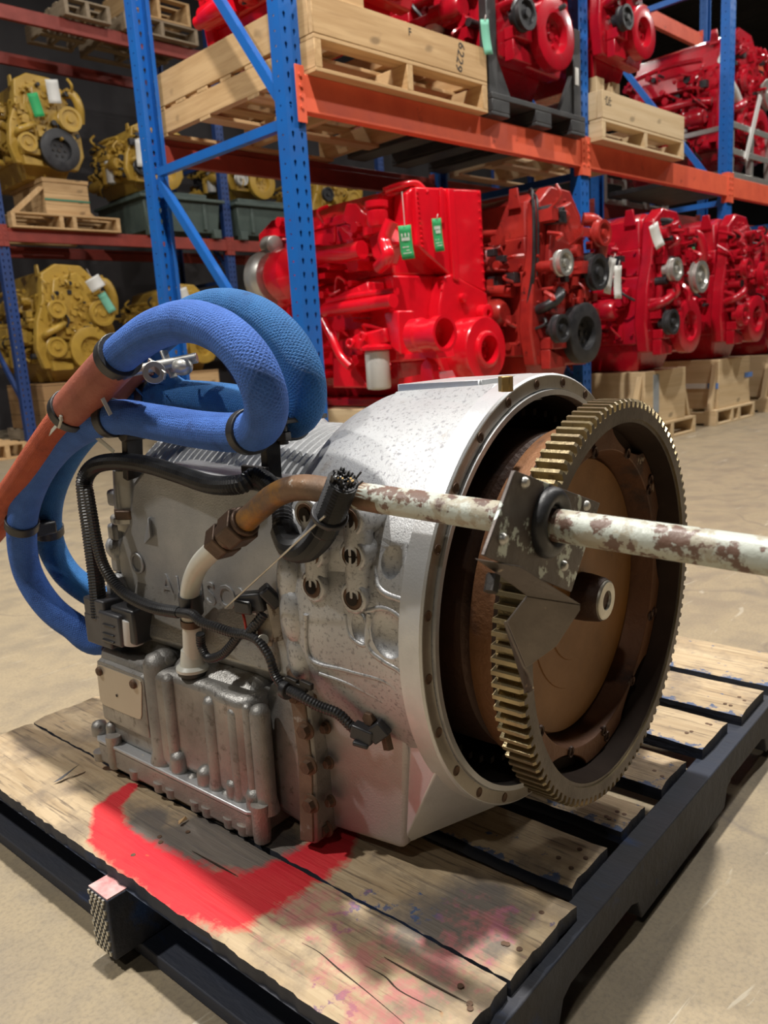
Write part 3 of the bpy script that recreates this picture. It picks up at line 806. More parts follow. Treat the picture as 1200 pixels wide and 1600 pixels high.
for l in ((340, 1160), (300, 1140)):
    q = mx(l[0], l[1], -.262); g.box(q.x - .006, q.y, q.z - .006, q.x + .006, q.y + .003, q.z + .006)
# name plate
g = G().hull([(-.648, -.250, -.255), (-.52, -.250, -.255), (-.648, -.250, -.145), (-.52, -.250, -.145), (-.645, -.2645, -.25), (-.522, -.2655, -.25), (-.645, -.2645, -.15), (-.522, -.2655, -.15)])
tb(g, 'plate_pad', M['alu_dirty'], .006, mod)
a, b, c, d = (tl(px, py, 1, -.2665) for px, py in ((150, 1037), (221, 1064), (221, 1126), (157, 1099)))
g = G(); ins = []
cx = sum((a, b, c, d), Vector()) / 4
cor = [d, c, b, a]; poly = []
for i, q in enumerate(cor):
    p_, n_ = cor[i - 1], cor[(i + 1) % 4]
    for t in (0, .5, 1):
        k1 = q + (p_ - q).normalized() * .010; k2 = q + (n_ - q).normalized() * .010
        poly.append(k1.lerp(q, .55).lerp(k2.lerp(q, .55), .5) if t == .5 else (k1 if t == 0 else k2))
g.sheet(poly, .0022)
npl = tb(g, 'nameplate', M['nameplate'])
sc = G().lathe([(0, .0075), (.003, .0062), (.0045, 0)], d=(0, -1, 0), n=14).mesh('rivet'); sc.materials.append(M['rust_bolt'])
for px, py in ((155, 1049), (208, 1069)): link('rivet', sc, None, npl, loc=tl(px, py, 1, -.268))
sc2 = G().lathe([(0, .0025), (.0006, 0)], d=(0, -1, 0), n=10).mesh('pin'); sc2.materials.append(M['hole'])
link('pin', sc2, None, npl, loc=tl(182, 1087, 1, -.2675))
sc3 = G().lathe([(0, .0042), (.002, .0035), (.003, 0)], d=(0, -1, 0), n=12).mesh('small_screw'); sc3.materials.append(M['steel_pale'])
link('small_screw', sc3, None, mod, loc=tl(224, 1182, 1, -.262))
# inner step between module and flange strip
tb(G().hull([(-.30, -.235, -.30), (-.235, -.23, -.315), (-.30, .1, -.30), (-.235, .1, -.315), (-.295, -.225, -.12), (-.235, -.235, -.09), (-.29, .1, -.1), (-.235, .1, -.09)]), 'case_web', M['alu_dirty'], .012, case, seg=3)
# --- rear of the case: sensor, ports, lifting lug
g = G().lathe([(-.70, .05), (-.70, .13), (-.69, .15), (-.66, .16)], n=48)
g.hull([(-.68, -.19, -.12), (-.62, -.205, -.12), (-.68, -.19, .04), (-.62, -.205, .06), (-.68, -.1, -.12), (-.62, -.1, .06)])
g.box(-.655, -.214, -.02, -.632, -.17, .06); g.box(-.66, -.205, .085, -.60, -.12, .112)
g.sph((-.64, -.205, -.045), .026, n=14); g.sph((-.645, -.20, .02), .022, n=14)
tb(g, 'rear_cover', M['alu'], .006, case)
q = tl(203, 775, 1, -.19)
g = G().cyl(q + Vector((0, 0, -.03)), q + Vector((0, 0, .045)), .026, .021, 20).cyl(q + Vector((0, 0, -.04)), q + Vector((0, 0, -.028)), .033, n=20)
g.box(q.x - .015, q.y - .02, q.z - .055, q.x + .075, q.y + .03, q.z - .038)
tb(g, 'speed_sensor', M['silver'], .003, case)
tb(G().cyl(q + Vector((.01, -.012, -.030)), q + Vector((.01, -.012, -.016)), .024, n=6), 'sensor_nut', M['nut'], .002, case)
g = G().hull([(q.x + .05, q.y - .02, q.z - .07), (q.x + .085, q.y - .03, q.z - .05), (q.x + .085, q.y - .03, q.z - .02), (q.x + .05, q.y, q.z - .02), (q.x + .06, q.y + .02, q.z - .05)])
tb(g, 'bracket_ear', M['alu'], .002, case)
# top details behind the hoses
g = G()
for i, (x, y) in enumerate(((-.56, .02), (-.50, .06), (-.44, .02), (-.60, -.06), (-.47, -.05))):
    g.sph((x, y, .19), .045, (1, 1, .6), 16)
tb(g, 'case_top_lugs', M['alu'], parent=case, smooth=60)

# --- filler pipe: white stub, nut, rusty elbow, chipped straight pipe
PR = .0145
base = Vector((-.435, -.238, -.125))
w1 = tl(300, 985, 1, -.240); w2 = tl(297, 925, 1, -.246); w3 = tl(310, 885, 1, -.255); w4 = tl(335, 858, 1, -.264); w5 = tl(352, 842, 1, -.268)
fp = tb(G().tube([base, w1, w2, w3, w4, w5], .0135, 20, 8), 'filler_pipe', M['pipe_white'], smooth=60)
tb(G().lathe([(0, .024), (.004, .024), (.008, .018), (.03, .0145)], base, (0, 0, 1), 24), 'pipe_flange', M['pipe_white'], parent=fp)
tb(G().ring(base + Vector((0, 0, -.006)), base + Vector((0, 0, .0005)), .022, .01), 'seal_ring', M['rubber'], parent=fp)
tb(G().ring(tl(300, 957, 1, -.2405), tl(297, 928, 1, -.2445), .0165, .013), 'pipe_clamp', M['plastic'], parent=fp)
tb(G().ring(tl(300, 976, 1, -.2405), tl(299, 966, 1, -.2415), .0155, .013), 'rust_collar', M['nut'], parent=fp)
n1 = tl(342, 850, 1, -.265); n2 = tl(383, 815, 1, -.272); dd = (n2 - n1)
g = G().cyl(n1, n1 + dd * .36, .0235, n=6).cyl(n1 + dd * .36, n1 + dd * .5, .0195, n=18).cyl(n1 + dd * .5, n1 + dd * .95, .0245, n=6).cyl(n1 + dd * .95, n2 + dd * .05, .019, n=18)
tb(g, 'compression_nut', M['nut'], .002, fp)
e1 = tl(378, 820, 1, -.271); e2 = tl(402, 797, 1, -.275); e3 = tl(432, 773, 1, -.279); e4 = tl(468, 762, 1, -.281); e5 = tl(510, 766, 1, -.281); e6 = tl(600, 782, 1, -.282)
tb(G().tube([e1, e2, e3, e4, e5, e6], PR * 1.004, 22, 8), 'rusty_elbow', M['pipe_rust'], parent=fp, smooth=60)
s1 = tl(560, 775, 1, -.2815); s2 = Vector((.62, -.292, .155))
tb(G().tube([s1, s1.lerp(s2, .3), s1.lerp(s2, .7), s2], PR, 24, 3), 'chipped_pipe', M['pipe'], parent=fp, smooth=60)

# --- pipe support plate with rubber grommet and folded bracket
XP = tl(857, 816, 1, -.285).x
pc = [tl(px, py, 0, XP) for px, py in ((805, 735), (938, 786), (893, 925), (757, 868))]
cen = tl(857, 816, 0, XP)
bk = empty('pipe_bracket'); bk.parent = trans; bk.location = (0, 0, TB)
ns = 64; ro = .0305; vs = []; fs = []
edge = []
for k in range(ns):
    a = 2 * pi * k / ns; dv_ = Vector((0, cos(a), sin(a)))
    best = 9
    for i in range(4):
        p, q = pc[i], pc[(i + 1) % 4]; e_ = q - p
        den = dv_.y * e_.z - dv_.z * e_.y
        if abs(den) < 1e-9: continue
        r_ = p - cen
        t = (r_.y * e_.z - r_.z * e_.y) / den; s_ = (r_.y * dv_.z - r_.z * dv_.y) / den
        if t > 0 and -.001 <= s_ <= 1.001: best = min(best, t)
    edge.append(cen + dv_ * best)
    vs.append(edge[-1])
for i, p in enumerate(pc):
    k = min(range(ns), key=lambda j: (vs[j] - p).length); vs[k] = p
inner = [cen + Vector((0, cos(2 * pi * k / ns), sin(2 * pi * k / ns))) * ro for k in range(ns)]
T_ = Vector((-.004, 0, 0))
allv = vs + inner + [q + T_ for q in vs] + [q + T_ for q in inner]
for k in range(ns):
    m = (k + 1) % ns
    fs += [(k, m, ns + m, ns + k), (2 * ns + k, 3 * ns + k, 3 * ns + m, 2 * ns + m), (k, 2 * ns + k, 2 * ns + m, m), (ns + k, ns + m, 3 * ns + m, 3 * ns + k)]
g = G(); g.add(allv, fs); tb(g, 'support_plate', M['plate'], .0008, bk, smooth=30)
g = G()
tor = [cen + Vector((.002, cos(a) * .0235, sin(a) * .0235)) for a in [2 * pi * k / 40 for k in range(41)]]
g.tube(tor, .0082, 14, 0, cap=False); tb(g, 'rubber_grommet', M['rubber'], parent=bk, smooth=60)
rv = G().lathe([(0, .0052), (.002, .0048), (.0038, .003), (.004, 0)], n=14).mesh('plate_rivet'); rv.materials.append(M['silver'])
for px, py in ((819, 754), (915, 790), (785, 842), (880, 884)): link('rivet', rv, None, bk, loc=tl(px, py, 0, XP))
A = tl(741, 872, 0, XP - .012); B_ = tl(812, 884, 0, XP + .006); C_ = tl(905, 943, 0, XP + .030); D_ = tl(822, 930, 0, XP - .004); A2 = tl(762, 886, 0, XP - .014)
tb(G().sheet([A, B_, C_, D_, A2], .003), 'bracket_shelf', M['plate_bare'], .0008, bk, smooth=20)
E_ = tl(821, 1042, 0, XP - .006); F_ = tl(791, 970, 0, XP - .022); C2 = tl(905, 952, 0, XP + .030)
tb(G().sheet([D_, C_, C2, tl(868, 1008, 0, XP + .012), E_, F_], .003), 'bracket_wing', M['plate_bare'], .0008, bk, smooth=20)
E2 = tl(834, 1078, 0, XP - .012); F2 = tl(822, 1068, 0, XP - .026)
tb(G().sheet([F_, E_, tl(829, 1052, 0, XP - .004), E2, tl(826, 1082, 0, XP - .014), F2], .003), 'bracket_lip', M['plate_bare'], .0006, bk, smooth=20)
for px, py in ((771, 898), (849, 934)):
    q = tl(px, py, 0, XP - .006); tb(G().cyl(q, q + Vector((.002, -.008, -.012)), .006, n=6), 'hex_bolt', M['black_steel'], parent=bk)

# --- hoses on top
HR = .0252
DH = -.045
def hp(L): return [tl(x, y, 1, d) for x, y, d in L]
def hq(L): return [tl(x, y, 1, d + DH) for x, y, d in L]
pathA = hq([(176, 566, -.215), (205, 540, -.22), (245, 514, -.225), (295, 502, -.235), (345, 518, -.245), (385, 555, -.25), (409, 600, -.245), (416, 642, -.225), (402, 670, -.20),
            (365, 676, -.185), (310, 671, -.18), (245, 660, -.18), (185, 652, -.185), (130, 668, -.19), (82, 706, -.19), (48, 762, -.185), (34, 825, -.18), (42, 890, -.165), (72, 942, -.15), (112, 976, -.13), (165, 1000, -.10)]) + [Vector((-.685, -.075, -.085))]
ha = tb(G().tube(pathA, HR, 22, 10, uvl=1), 'braided_hose', M['hose_blue'], smooth=60)
ha['label'] = 'nearer bright blue braided hose'
pathB = hq([(222, 556, -.10), (252, 523, -.10), (295, 494, -.10), (345, 480, -.105), (400, 493, -.11), (445, 530, -.115), (474, 582, -.115), (478, 630, -.105), (458, 655, -.085), (425, 650, -.075),
            (385, 632, -.07), (320, 622, -.07), (255, 620, -.075), (195, 632, -.085), (140, 668, -.10), (100, 720, -.11), (76, 785, -.11), (78, 845, -.10), (102, 893, -.09), (142, 925, -.08), (190, 945, -.07)]) + [Vector((-.685, -.02, -.03))]
hb = tb(G().tube(pathB, HR * 1.02, 22, 10, uvl=1), 'braided_hose', M['hose_teal'], smooth=60)
hb['label'] = 'farther teal-blue braided hose'
s_ = hq([(188, 558, -.216), (150, 598, -.214), (112, 640, -.212)])
sl = tb(G().tube(s_, .0295, 22, 4), 'heat_sleeve', M['sleeve'], smooth=60)
def band(a, b, r, name='hose_band', mat='rubber', par=None): return tb(G().ring(a, b, r + .0035, r - .004, 28), name, M[mat], .0012, par)
def band_at(path, px, py, d, r, w=.012, par=None):
    c = catmull(path, 10); q = tl(px, py, 1, d + DH)
    i = min(range(2, len(c) - 2), key=lambda k: (c[k] - q).length); t = (c[i + 1] - c[i - 1]).normalized()
    return band(c[i] - t * w, c[i] + t * w, r, par=par)
band_at(pathA, 186, 560, -.216, HR + .003, .009, sl)
dS = (s_[2] - s_[0]).normalized(); band(s_[2] - dS * .004, s_[2] + dS * .012, .029, par=sl)
oh = hq([(118, 634, -.212), (88, 668, -.21), (48, 725, -.205), (20, 765, -.20), (-20, 815, -.195)]) + [Vector((-1.08, -.27, -.06)), Vector((-1.15, -.30, -.22)), Vector((-1.17, -.31, -.38)), Vector((-1.21, -.34, -.455)), Vector((-1.30, -.40, -.463))]
tb(G().tube(oh, .0225, 18, 8, uvl=1), 'orange_hose', M['hose_orange'], smooth=60)
oh2 = hq([(228, 560, -.10), (200, 580, -.11), (170, 612, -.13)])
tb(G().tube(oh2, .0275, 18, 4), 'heat_sleeve', M['sleeve'], smooth=60)
oh3 = hq([(160, 622, -.14), (100, 690, -.15), (40, 770, -.15), (-20, 845, -.15)]) + [Vector((-1.20, -.24, -.10)), Vector((-1.28, -.28, -.26)), Vector((-1.31, -.30, -.40)), Vector((-1.36, -.32, -.462)), Vector((-1.45, -.33, -.468))]
tb(G().tube(oh3, .02, 16, 8, uvl=1), 'orange_hose', M['hose_orange'], smooth=60)
for (pth, px, py, d) in ((pathA, 392, 676, -.19), (pathA, 176, 653, -.185), (pathA, 36, 822, -.18), (pathB, 452, 655, -.085), (pathB, 238, 620, -.075), (pathB, 78, 830, -.1)):
    band_at(pth, px, py, d, HR, .0085)
# hose support post with clamps
pb = tl(424, 745, 1, -0.170); pt = tl(421, 672, 1, -0.185)
g = G().bar(pb + Vector((0, 0, -.05)), pt, .026, .012, (1, 0, 0))
post = tb(g, 'hose_post', M['black_steel'], .0015)
q = tl(436, 652, 1, -0.170)
g = G().box(q.x - .035, q.y - .02, q.z - .006, q.x + .03, q.y + .06, q.z + .0); g.cyl(q + Vector((.005, 0, -.035)), q + Vector((.005, 0, .02)), .007, n=10).cyl(q + Vector((.005, 0, -.03)), q + Vector((.005, 0, -.018)), .011, n=6).cyl(q + Vector((.005, 0, 0)), q + Vector((.005, 0, .008)), .011, n=6)
tb(g, 'clamp_bolt', M['black_steel'], .001, post)
q = tl(398, 742, 1, -0.200)
g = G().box(q.x - .022, q.y - .004, q.z - .018, q.x + .024, q.y + .004, q.z + .012).cyl(q + Vector((.034, 0, -.006)), q + Vector((.055, 0, -.008)), .0075, n=6)
tb(g, 'post_tab', M['black_steel'], .0015, post)
# rear clip stand under the hoses
a = tl(205, 715, 1, -0.200); b = tl(206, 672, 1, -0.210)
g = G().bar(a + Vector((0, 0, -.03)), b, .03, .012, (1, 0, 0)).box(a.x - .03, a.y - .012, a.z - .012, a.x + .03, a.y + .012, a.z - .002)
g.cyl(b + Vector((0, -.018, -.004)), b + Vector((0, .02, -.004)), .012, n=10)
tb(g, 'rear_hose_stand', M['black_steel'], .002)
# steel clip and worm clamp at the sleeve
q = tl(262, 572, 1, -0.180)
g = G().cyl(q + Vector((-.05, -.03, -.006)), q + Vector((.03, .03, .01)), .0075, n=12)
g.ring(tl(241, 582, 1, -0.210), tl(241, 582, 1, -0.203), .016, .008, 20)
g.bar(tl(232, 565, 1, -0.200), tl(258, 588, 1, -0.200), .004, .012); g.bar(tl(255, 548, 1, -0.170), tl(272, 590, 1, -0.170), .012, .004)
g.sph(tl(285, 573, 1, -0.170), .016, (1.2, .8, .8), 12); g.bar(tl(262, 575, 1, -0.170), tl(292, 570, 1, -0.170), .008, .016)
tb(g, 'steel_clip', M['silver'], .001)
# frayed blue sleeve ends
g = G(); rnd = random.Random(3); q0 = tl(258, 598, 1, -0.125)
for k in range(46):
    p = q0 + Vector((rnd.uniform(-.03, .03), rnd.uniform(-.02, .02), rnd.uniform(-.025, .025)))
    g.tube([p, p + Vector((rnd.uniform(-.012, .012), rnd.uniform(-.01, .01), rnd.uniform(-.008, .012))), p + Vector((rnd.uniform(-.02, .02), rnd.uniform(-.015, .015), rnd.uniform(-.016, .016)))], .0018, 4, 2)
g.tube([tl(240, 585, 1, -0.130), tl(262, 592, 1, -0.128), tl(285, 605, 1, -0.120)], .012, 10, 4)
fr = tb(g, 'frayed_sleeve', M['hose_teal'], smooth=60); fr['kind'] = 'stuff'
# white cable ties
g = G().tube(hq([(92, 668, -.235), (96, 652, -.24), (88, 640, -.225)]), .0022, 6, 4).bar(tl(98, 654, 1, -0.283), tl(56, 702, 1, -0.262), .0012, .005).box(*(tl(95, 654, 1, -0.280) - Vector((.004, .004, .004))), *(tl(95, 654, 1, -0.280) + Vector((.004, .004, .004))))
tb(g, 'cable_tie', M['tie'])
g = G().bar(tl(160, 622, 1, -0.270), tl(173, 648, 1, -0.260), .0012, .006); tb(g, 'cable_tie', M['tie'])
g = G().bar(tl(147, 680, 1, -0.240), tl(178, 706, 1, -0.230), .0012, .006); tb(g, 'cable_tie', M['tie'])
q = tl(61, 824, 1, -0.180)
tb(G().box(q.x - .018, q.y - .02, q.z - .012, q.x + .028, q.y + .02, q.z + .012), 'hose_clamp_block', M['rubber'], .004)

# --- wiring harness
def loom(path, r, name='loom', step=.0023, mat='loom'):
    c = resample(catmull(path, 10), step)
    return tb(G().tube(c, lambda f, s: r * (1.05 if int(s / step + .5) % 2 else .93), 14, 0), name, M[mat], smooth=0)
l1 = loom(hp([(156, 965, -.252), (150, 900, -.25), (141, 830, -.246), (134, 780, -.24), (133, 748, -.235), (150, 727, -.23), (185, 721, -.225), (230, 726, -.222), (280, 741, -.224), (330, 757, -.228),
                   (375, 757, -.225), (400, 745, -.21), (425, 762, -.215), (440, 795, -.235), (443, 830, -.252), (456, 852, -.268)]), .0125, 'loom')
l2 = loom(hp([(443, 828, -.254), (455, 853, -.270), (478, 856, -.283), (500, 835, -.293), (515, 805, -.303), (536, 752, -.315)]), .0158, 'loom_stub')
q = tl(536, 752, 1, -.315); dq = (q - tl(515, 805, 1, -.303)).normalized()
u_, w_, _ = basis(dq); g = G(); rnd = random.Random(9)
g.cyl(q - dq * .004, q + dq * .001, .0145, n=16)
for k in range(60):
    a = rnd.uniform(0, 2 * pi); r = .0135 * sqrt(rnd.random()); p = q + (u_ * cos(a) + w_ * sin(a)) * r
    g.tube([p - dq * .004, p + dq * rnd.uniform(.002, .009) + Vector((rnd.uniform(-.004, .004), rnd.uniform(-.004, .004), rnd.uniform(-.002, .004)))], .0011, 4, 0)
wt = tb(g, 'cut_wire_ends', M['plastic'], parent=None); wt['kind'] = 'stuff'
g = G()
for k in range(7):
    a = rnd.uniform(0, 2 * pi); r = .009 * sqrt(rnd.random()); p = q + (u_ * cos(a) + w_ * sin(a)) * r; g.cyl(p, p + dq * .005, .0013, n=6)
tb(g, 'copper_strands', M['brass'])
t = tl(515, 805, 1, -.303); band(t - dq * .003, t + dq * .003, .0165, 'tie_band', 'plastic')
tb(G().cyl(tl(352, 950, 1, -.262), tl(508, 806, 1, -.322), .0013, n=6), 'wire_tie_tail', M['steel_pale'])
loom(hp([(137, 765, -.25), (143, 800, -.254), (152, 850, -.256), (165, 890, -.256), (192, 925, -.255), (235, 948, -.254), (280, 957, -.256)]), .0085)
loom(hp([(280, 957, -.256), (300, 960, -.268), (315, 972, -.272), (338, 980, -.268), (362, 988, -.262), (385, 990, -.258), (400, 975, -.256), (412, 960, -.25)]), .0065, step=.002)
loom(hp([(375, 990, -.259), (360, 1010, -.262), (345, 1024, -.264), (325, 1028, -.262), (315, 1010, -.26), (313, 990, -.262)]), .0062, step=.002)
loom(hp([(380, 990, -.26), (402, 1000, -.26), (420, 1025, -.26), (430, 1055, -.26), (443, 1074, -.262)]), .006, step=.002)
loom(hp([(443, 1074, -.264), (470, 1088, -.268), (500, 1104, -.262), (528, 1115, -.255), (548, 1134, -.25), (560, 1143, -.245)]), .0065, step=.002)
band(tl(444, 1076, 1, -.264), tl(452, 1080, 1, -.265), .008, 'tie_band', 'plastic')
g = G()
for k, (px, py) in enumerate(((455, 1062), (470, 1072), (478, 1068))): g.bar(tl(px - 8, py - 2, 1, -.262), tl(px + 10, py + 6, 1, -.262), .006, .008)
tb(g, 'harness_clip', M['black_steel'], .001)
# plug on the bell sensor
a = tl(552, 1138, 1, -.25); b = tl(585, 1152, 1, -.245); c = tl(602, 1135, 1, -.24)
g = G().bar(a, b, .016, .018).bar(b - Vector((.004, 0, 0)), c, .014, .02).bar(a + Vector((.006, -.008, -.012)), b + Vector((-.004, -.006, -.010)), .01, .006)
tb(g, 'sensor_plug', M['plastic'], .002)
q = tl(588, 1120, 1, -.232)
g = G().box(q.x - .016, q.y - .004, q.z - .014, q.x + .016, q.y + .03, q.z + .016).cyl(q + Vector((-.004, -.004, 0)), q + Vector((-.004, -.012, 0)), .009, n=6)
g.bar(q + Vector((.008, 0, 0)), q + Vector((.02, -.004, -.035)), .008, .012)
tb(g, 'sensor_bracket', M['rust_bolt'], .001)
# plug at mid case
a = tl(375, 942, 1, -.255); b = tl(415, 938, 1, -.245)
g = G().bar(a, b, .02, .026).bar(b, tl(430, 925, 1, -.235), .024, .03).bar(a + Vector((.004, -.012, 0)), a + Vector((.03, -.008, 0)), .006, .018)
tb(g, 'case_plug', M['plastic'], .003)
a = tl(412, 965, 1, -.245); b = tl(415, 1008, 1, -.25)
g = G().sheet([tl(402, 962, 1, -.25), tl(402, 1012, 1, -.252), tl(425, 1010, 1, -.246), tl(428, 960, 1, -.244)], .003).bar(tl(428, 940, 1, -.24), tl(440, 1000, 1, -.235), .006, .02)
tb(g, 'plug_bracket', pm('spotted_bracket', (.40, .35, .29), (.30, .26, .21), 30, .5, .4, .1, 100, ((.13, .09, .06), .56, 50, .06)), .001)
tb(G().cyl(tl(411, 1000, 1, -.251), tl(411, 1000, 1, -.258), .0075, n=14), 'bracket_stud', M['steel_pale'], .001)
tb(G().tube(hp([(378, 953, -.257), (382, 968, -.26), (385, 985, -.26)]), .0018, 6, 4), 'red_wire', pm('red_wire', (.4, .03, .02), None, 5, .5))
# big connector on the module lid
def blk(x0, y0, x1, y1, d0, d1):
    ps = [tl(x, y, 1, d0) for x, y in ((x0, y0), (x1, y0), (x1, y1), (x0, y1))]
    xs = [p.x for p in ps]; zs = [p.z for p in ps]
    return min(xs), d0, min(zs) + .006, max(xs), d1, max(zs) - .006
conn = tb(G().box(*blk(137, 962, 168, 1008, -.262, -.215)).box(*blk(133, 935, 160, 965, -.262, -.225)), 'module_connector', M['plastic_grey'], .003)
tb(G().box(*blk(158, 958, 184, 1008, -.266, -.22)), 'connector_latch', M['plastic_grey'], .004, conn)
tb(G().box(*blk(178, 950, 206, 1004, -.258, -.20)), 'connector_body', M['plastic'], .004, conn)
g = G()
for z in (974, 988, 998): g.box(*blk(160, z, 176, z + 8, -.2685, -.262))
tb(g, 'connector_ribs', M['plastic'], .001, conn)
q0 = tl(209, 1004, 1, -.245); q1 = tl(207, 965, 1, -.245)
tb(G().lathe([(0, .0165), (.002, .0172), ((q1 - q0).length, .0165)], q0, q1 - q0, 20), 'white_connector_cap', M['filter'], .001, conn)
q = tl(195, 1012, 1, -.215)
tb(G().lathe([(0, .034), (.004, .036), (.007, .033), (.010, .036), (.014, .033), (.015, .01)], q + Vector((0, 0, -.006)), (0, 0, 1), 28), 'rubber_seal', M['rubber'], parent=conn)
# ================================================================== pallet racks
PITCH = .061
def cell_strip(g, org, ux, w, cols, n, hole):
    """perforated strip: columns of cells w/cols wide, PITCH tall; hole = 8 points in unit cell coordinates"""
    cw = w / cols; org = Vector(org); ux = Vector(ux)
    rim = [(0, 0), (.5, 0), (1, 0), (1, .5), (1, 1), (.5, 1), (0, 1), (0, .5)]
    for c in range(cols):
        for k in range(n):
            P = lambda a, b: org + ux * ((c + a) * cw) + Vector((0, 0, (k + b) * PITCH))
            g.add([P(*q) for q in rim] + [P(*q) for q in hole], [(i, (i + 1) % 8, 8 + (i + 1) % 8, 8 + i) for i in range(8)])
tear = [(.44, .26), (.5, .24), (.56, .26), (.62, .46), (.65, .62), (.5, .75), (.35, .62), (.38, .46)]
dot = [(.44, .45), (.5, .42), (.56, .45), (.58, .5), (.56, .55), (.5, .58), (.44, .55), (.42, .5)]
def post_mesh(name, n):
    g = G(); W, D = .104, .076
    cell_strip(g, (0, 0, 0), (1, 0, 0), W, 2, n, tear)
    cell_strip(g, (0, 0, 0), (0, 1, 0), D, 1, n, dot)
    cell_strip(g, (W, 0, 0), (0, 1, 0), D, 1, n, dot)
    h = n * PITCH
    g.add([(0, D, 0), (.022, D, 0), (.022, D, h), (0, D, h), (W, D, 0), (W - .022, D, 0), (W - .022, D, h), (W, D, h)], [(0, 1, 2, 3), (4, 5, 6, 7)])
    me = g.mesh(name, 0); bm = bmesh.new(); bm.from_mesh(me); bmesh.ops.remove_doubles(bm, verts=bm.verts, dist=.0002); bmesh.ops.recalc_face_normals(bm, faces=bm.faces); bm.to_mesh(me); bm.free()
    return me
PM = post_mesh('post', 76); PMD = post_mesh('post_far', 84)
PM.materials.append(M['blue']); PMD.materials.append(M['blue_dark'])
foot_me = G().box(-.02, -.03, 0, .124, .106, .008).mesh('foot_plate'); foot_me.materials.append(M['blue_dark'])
def frame(name, label, X, yf, yb, me, mat, group, braces, dx=.0):
    r = empty(name, (X, yf, 0), label, 'rack frame', group)
    for y, flip in ((0, 0), (yb - yf, 1)):
        p = link('post', me, None, r, loc=(0, y, 0))
        if flip: p.scale = (1, -1, 1)
        sm = p.modifiers.new('thickness', 'SOLIDIFY'); sm.thickness = .003; sm.offset = 0
        link('foot_plate', foot_me, None, p)
    for (y0, z0, y1, z1) in braces:
        g = G(); a, b = Vector((.052, y0 - yf, z0)), Vector((.052, y1 - yf, z1))
        d = (b - a).normalized(); u = Vector((1, 0, 0)).cross(d)
        for off, wx, wz in (((-.018), .004, .046), (0, 0, 0)):
            pass
        g.bar(a + Vector((-.018, 0, 0)), b + Vector((-.018, 0, 0)), .004, .044, Vector((1, 0, 0)).cross(d))
        g.bar(a + u * .02, b + u * .02, .036, .004, u); g.bar(a - u * .02, b - u * .02, .036, .004, u)
        g.build('brace', mat, r, smooth=0)
    return r
Z1, Z1b = 2.0, 1.84
fx = [2.47, 4.885, 7.165, 9.45, 11.75]
br = [(3.06, 1.86, 4.22, 3.42), (4.2, 1.80, 3.06, 1.80), (4.2, 1.74, 3.06, .42), (3.06, .35, 4.2, .35), (4.2, 3.5, 3.06, 3.5)]
flab = ['bright blue perforated rack frame with diagonal braces, nearest, left of the big red engine', 'blue rack frame in front of the black steel pallet and beside the red pulley engine',
        'blue rack frame at the right in front of the maroon engine', 'blue rack frame at the far right edge of the row', 'farthest blue rack frame of the front row']
for X, lb in zip(fx, flab): frame('rack_frame', lb, X, 3.0, 4.29, PM, M['blue'], 'front row rack frames', br)
def beam(label, x0, x1, y, z0, z1, mat, group, d=.05, flip=False):
    r = empty('rack_beam', ((x0 + x1) / 2, y, z0), label, 'beam', group); L = (x1 - x0) / 2; h = z1 - z0
    s = -1 if flip else 1
    g = G().prism([(0, 0), (s * d, 0), (s * d, h - .04), (s * d * .6, h - .04), (s * d * .6, h), (0, h)], 0, -L, L)
    g.build('beam_body', mat, r, bevel=.004)
    for e in (-1, 1):
        g = G().box(e * L - (.004 if e > 0 else 0) , -.004 if not flip else -.05, -.05, e * L + (.004 if e < 0 else 0), .05 if not flip else .004, h + .03)
        xx = sorted((e * L, e * (L + .052)))
        g.box(xx[0], -.008 if not flip else .004, -.05, xx[1], -.003 if not flip else .009, h + .03)
        c = g.build('end_connector', mat, r, bevel=.001)
        g = G()
        for zz in (.015, .06, .105, .15): g.cyl((e * (L + .026), -.008 if not flip else .009, zz), (e * (L + .026), -.014 if not flip else .014, zz), .009, n=8)
        g.build('rivets', mat, c)
    return r
bl = ['orange beam under the big pine box pallet and black steel pallet', 'orange beam under the pine crate with the dark stamp', 'orange beam at the right edge under the silver cage', 'farthest orange beam of the front row']
for i in range(4):
    beam(bl[i], fx[i] + .104 + .001, fx[i + 1] - .001, 2.992, Z1b, Z1, M['orange'], 'front shelf beams')
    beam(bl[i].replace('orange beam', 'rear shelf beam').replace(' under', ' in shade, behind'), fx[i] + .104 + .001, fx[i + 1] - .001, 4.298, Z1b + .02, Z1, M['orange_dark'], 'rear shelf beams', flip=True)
for i in (1, 2, 3):
    beam(('upper rear beam at the top right corner', 'upper rear beam behind the silver cage', 'farthest upper rear beam')[i - 1], fx[i] + .105, fx[i + 1] - .001, 4.298, 3.76, 3.92, M['orange'], 'upper rear beams', flip=True)
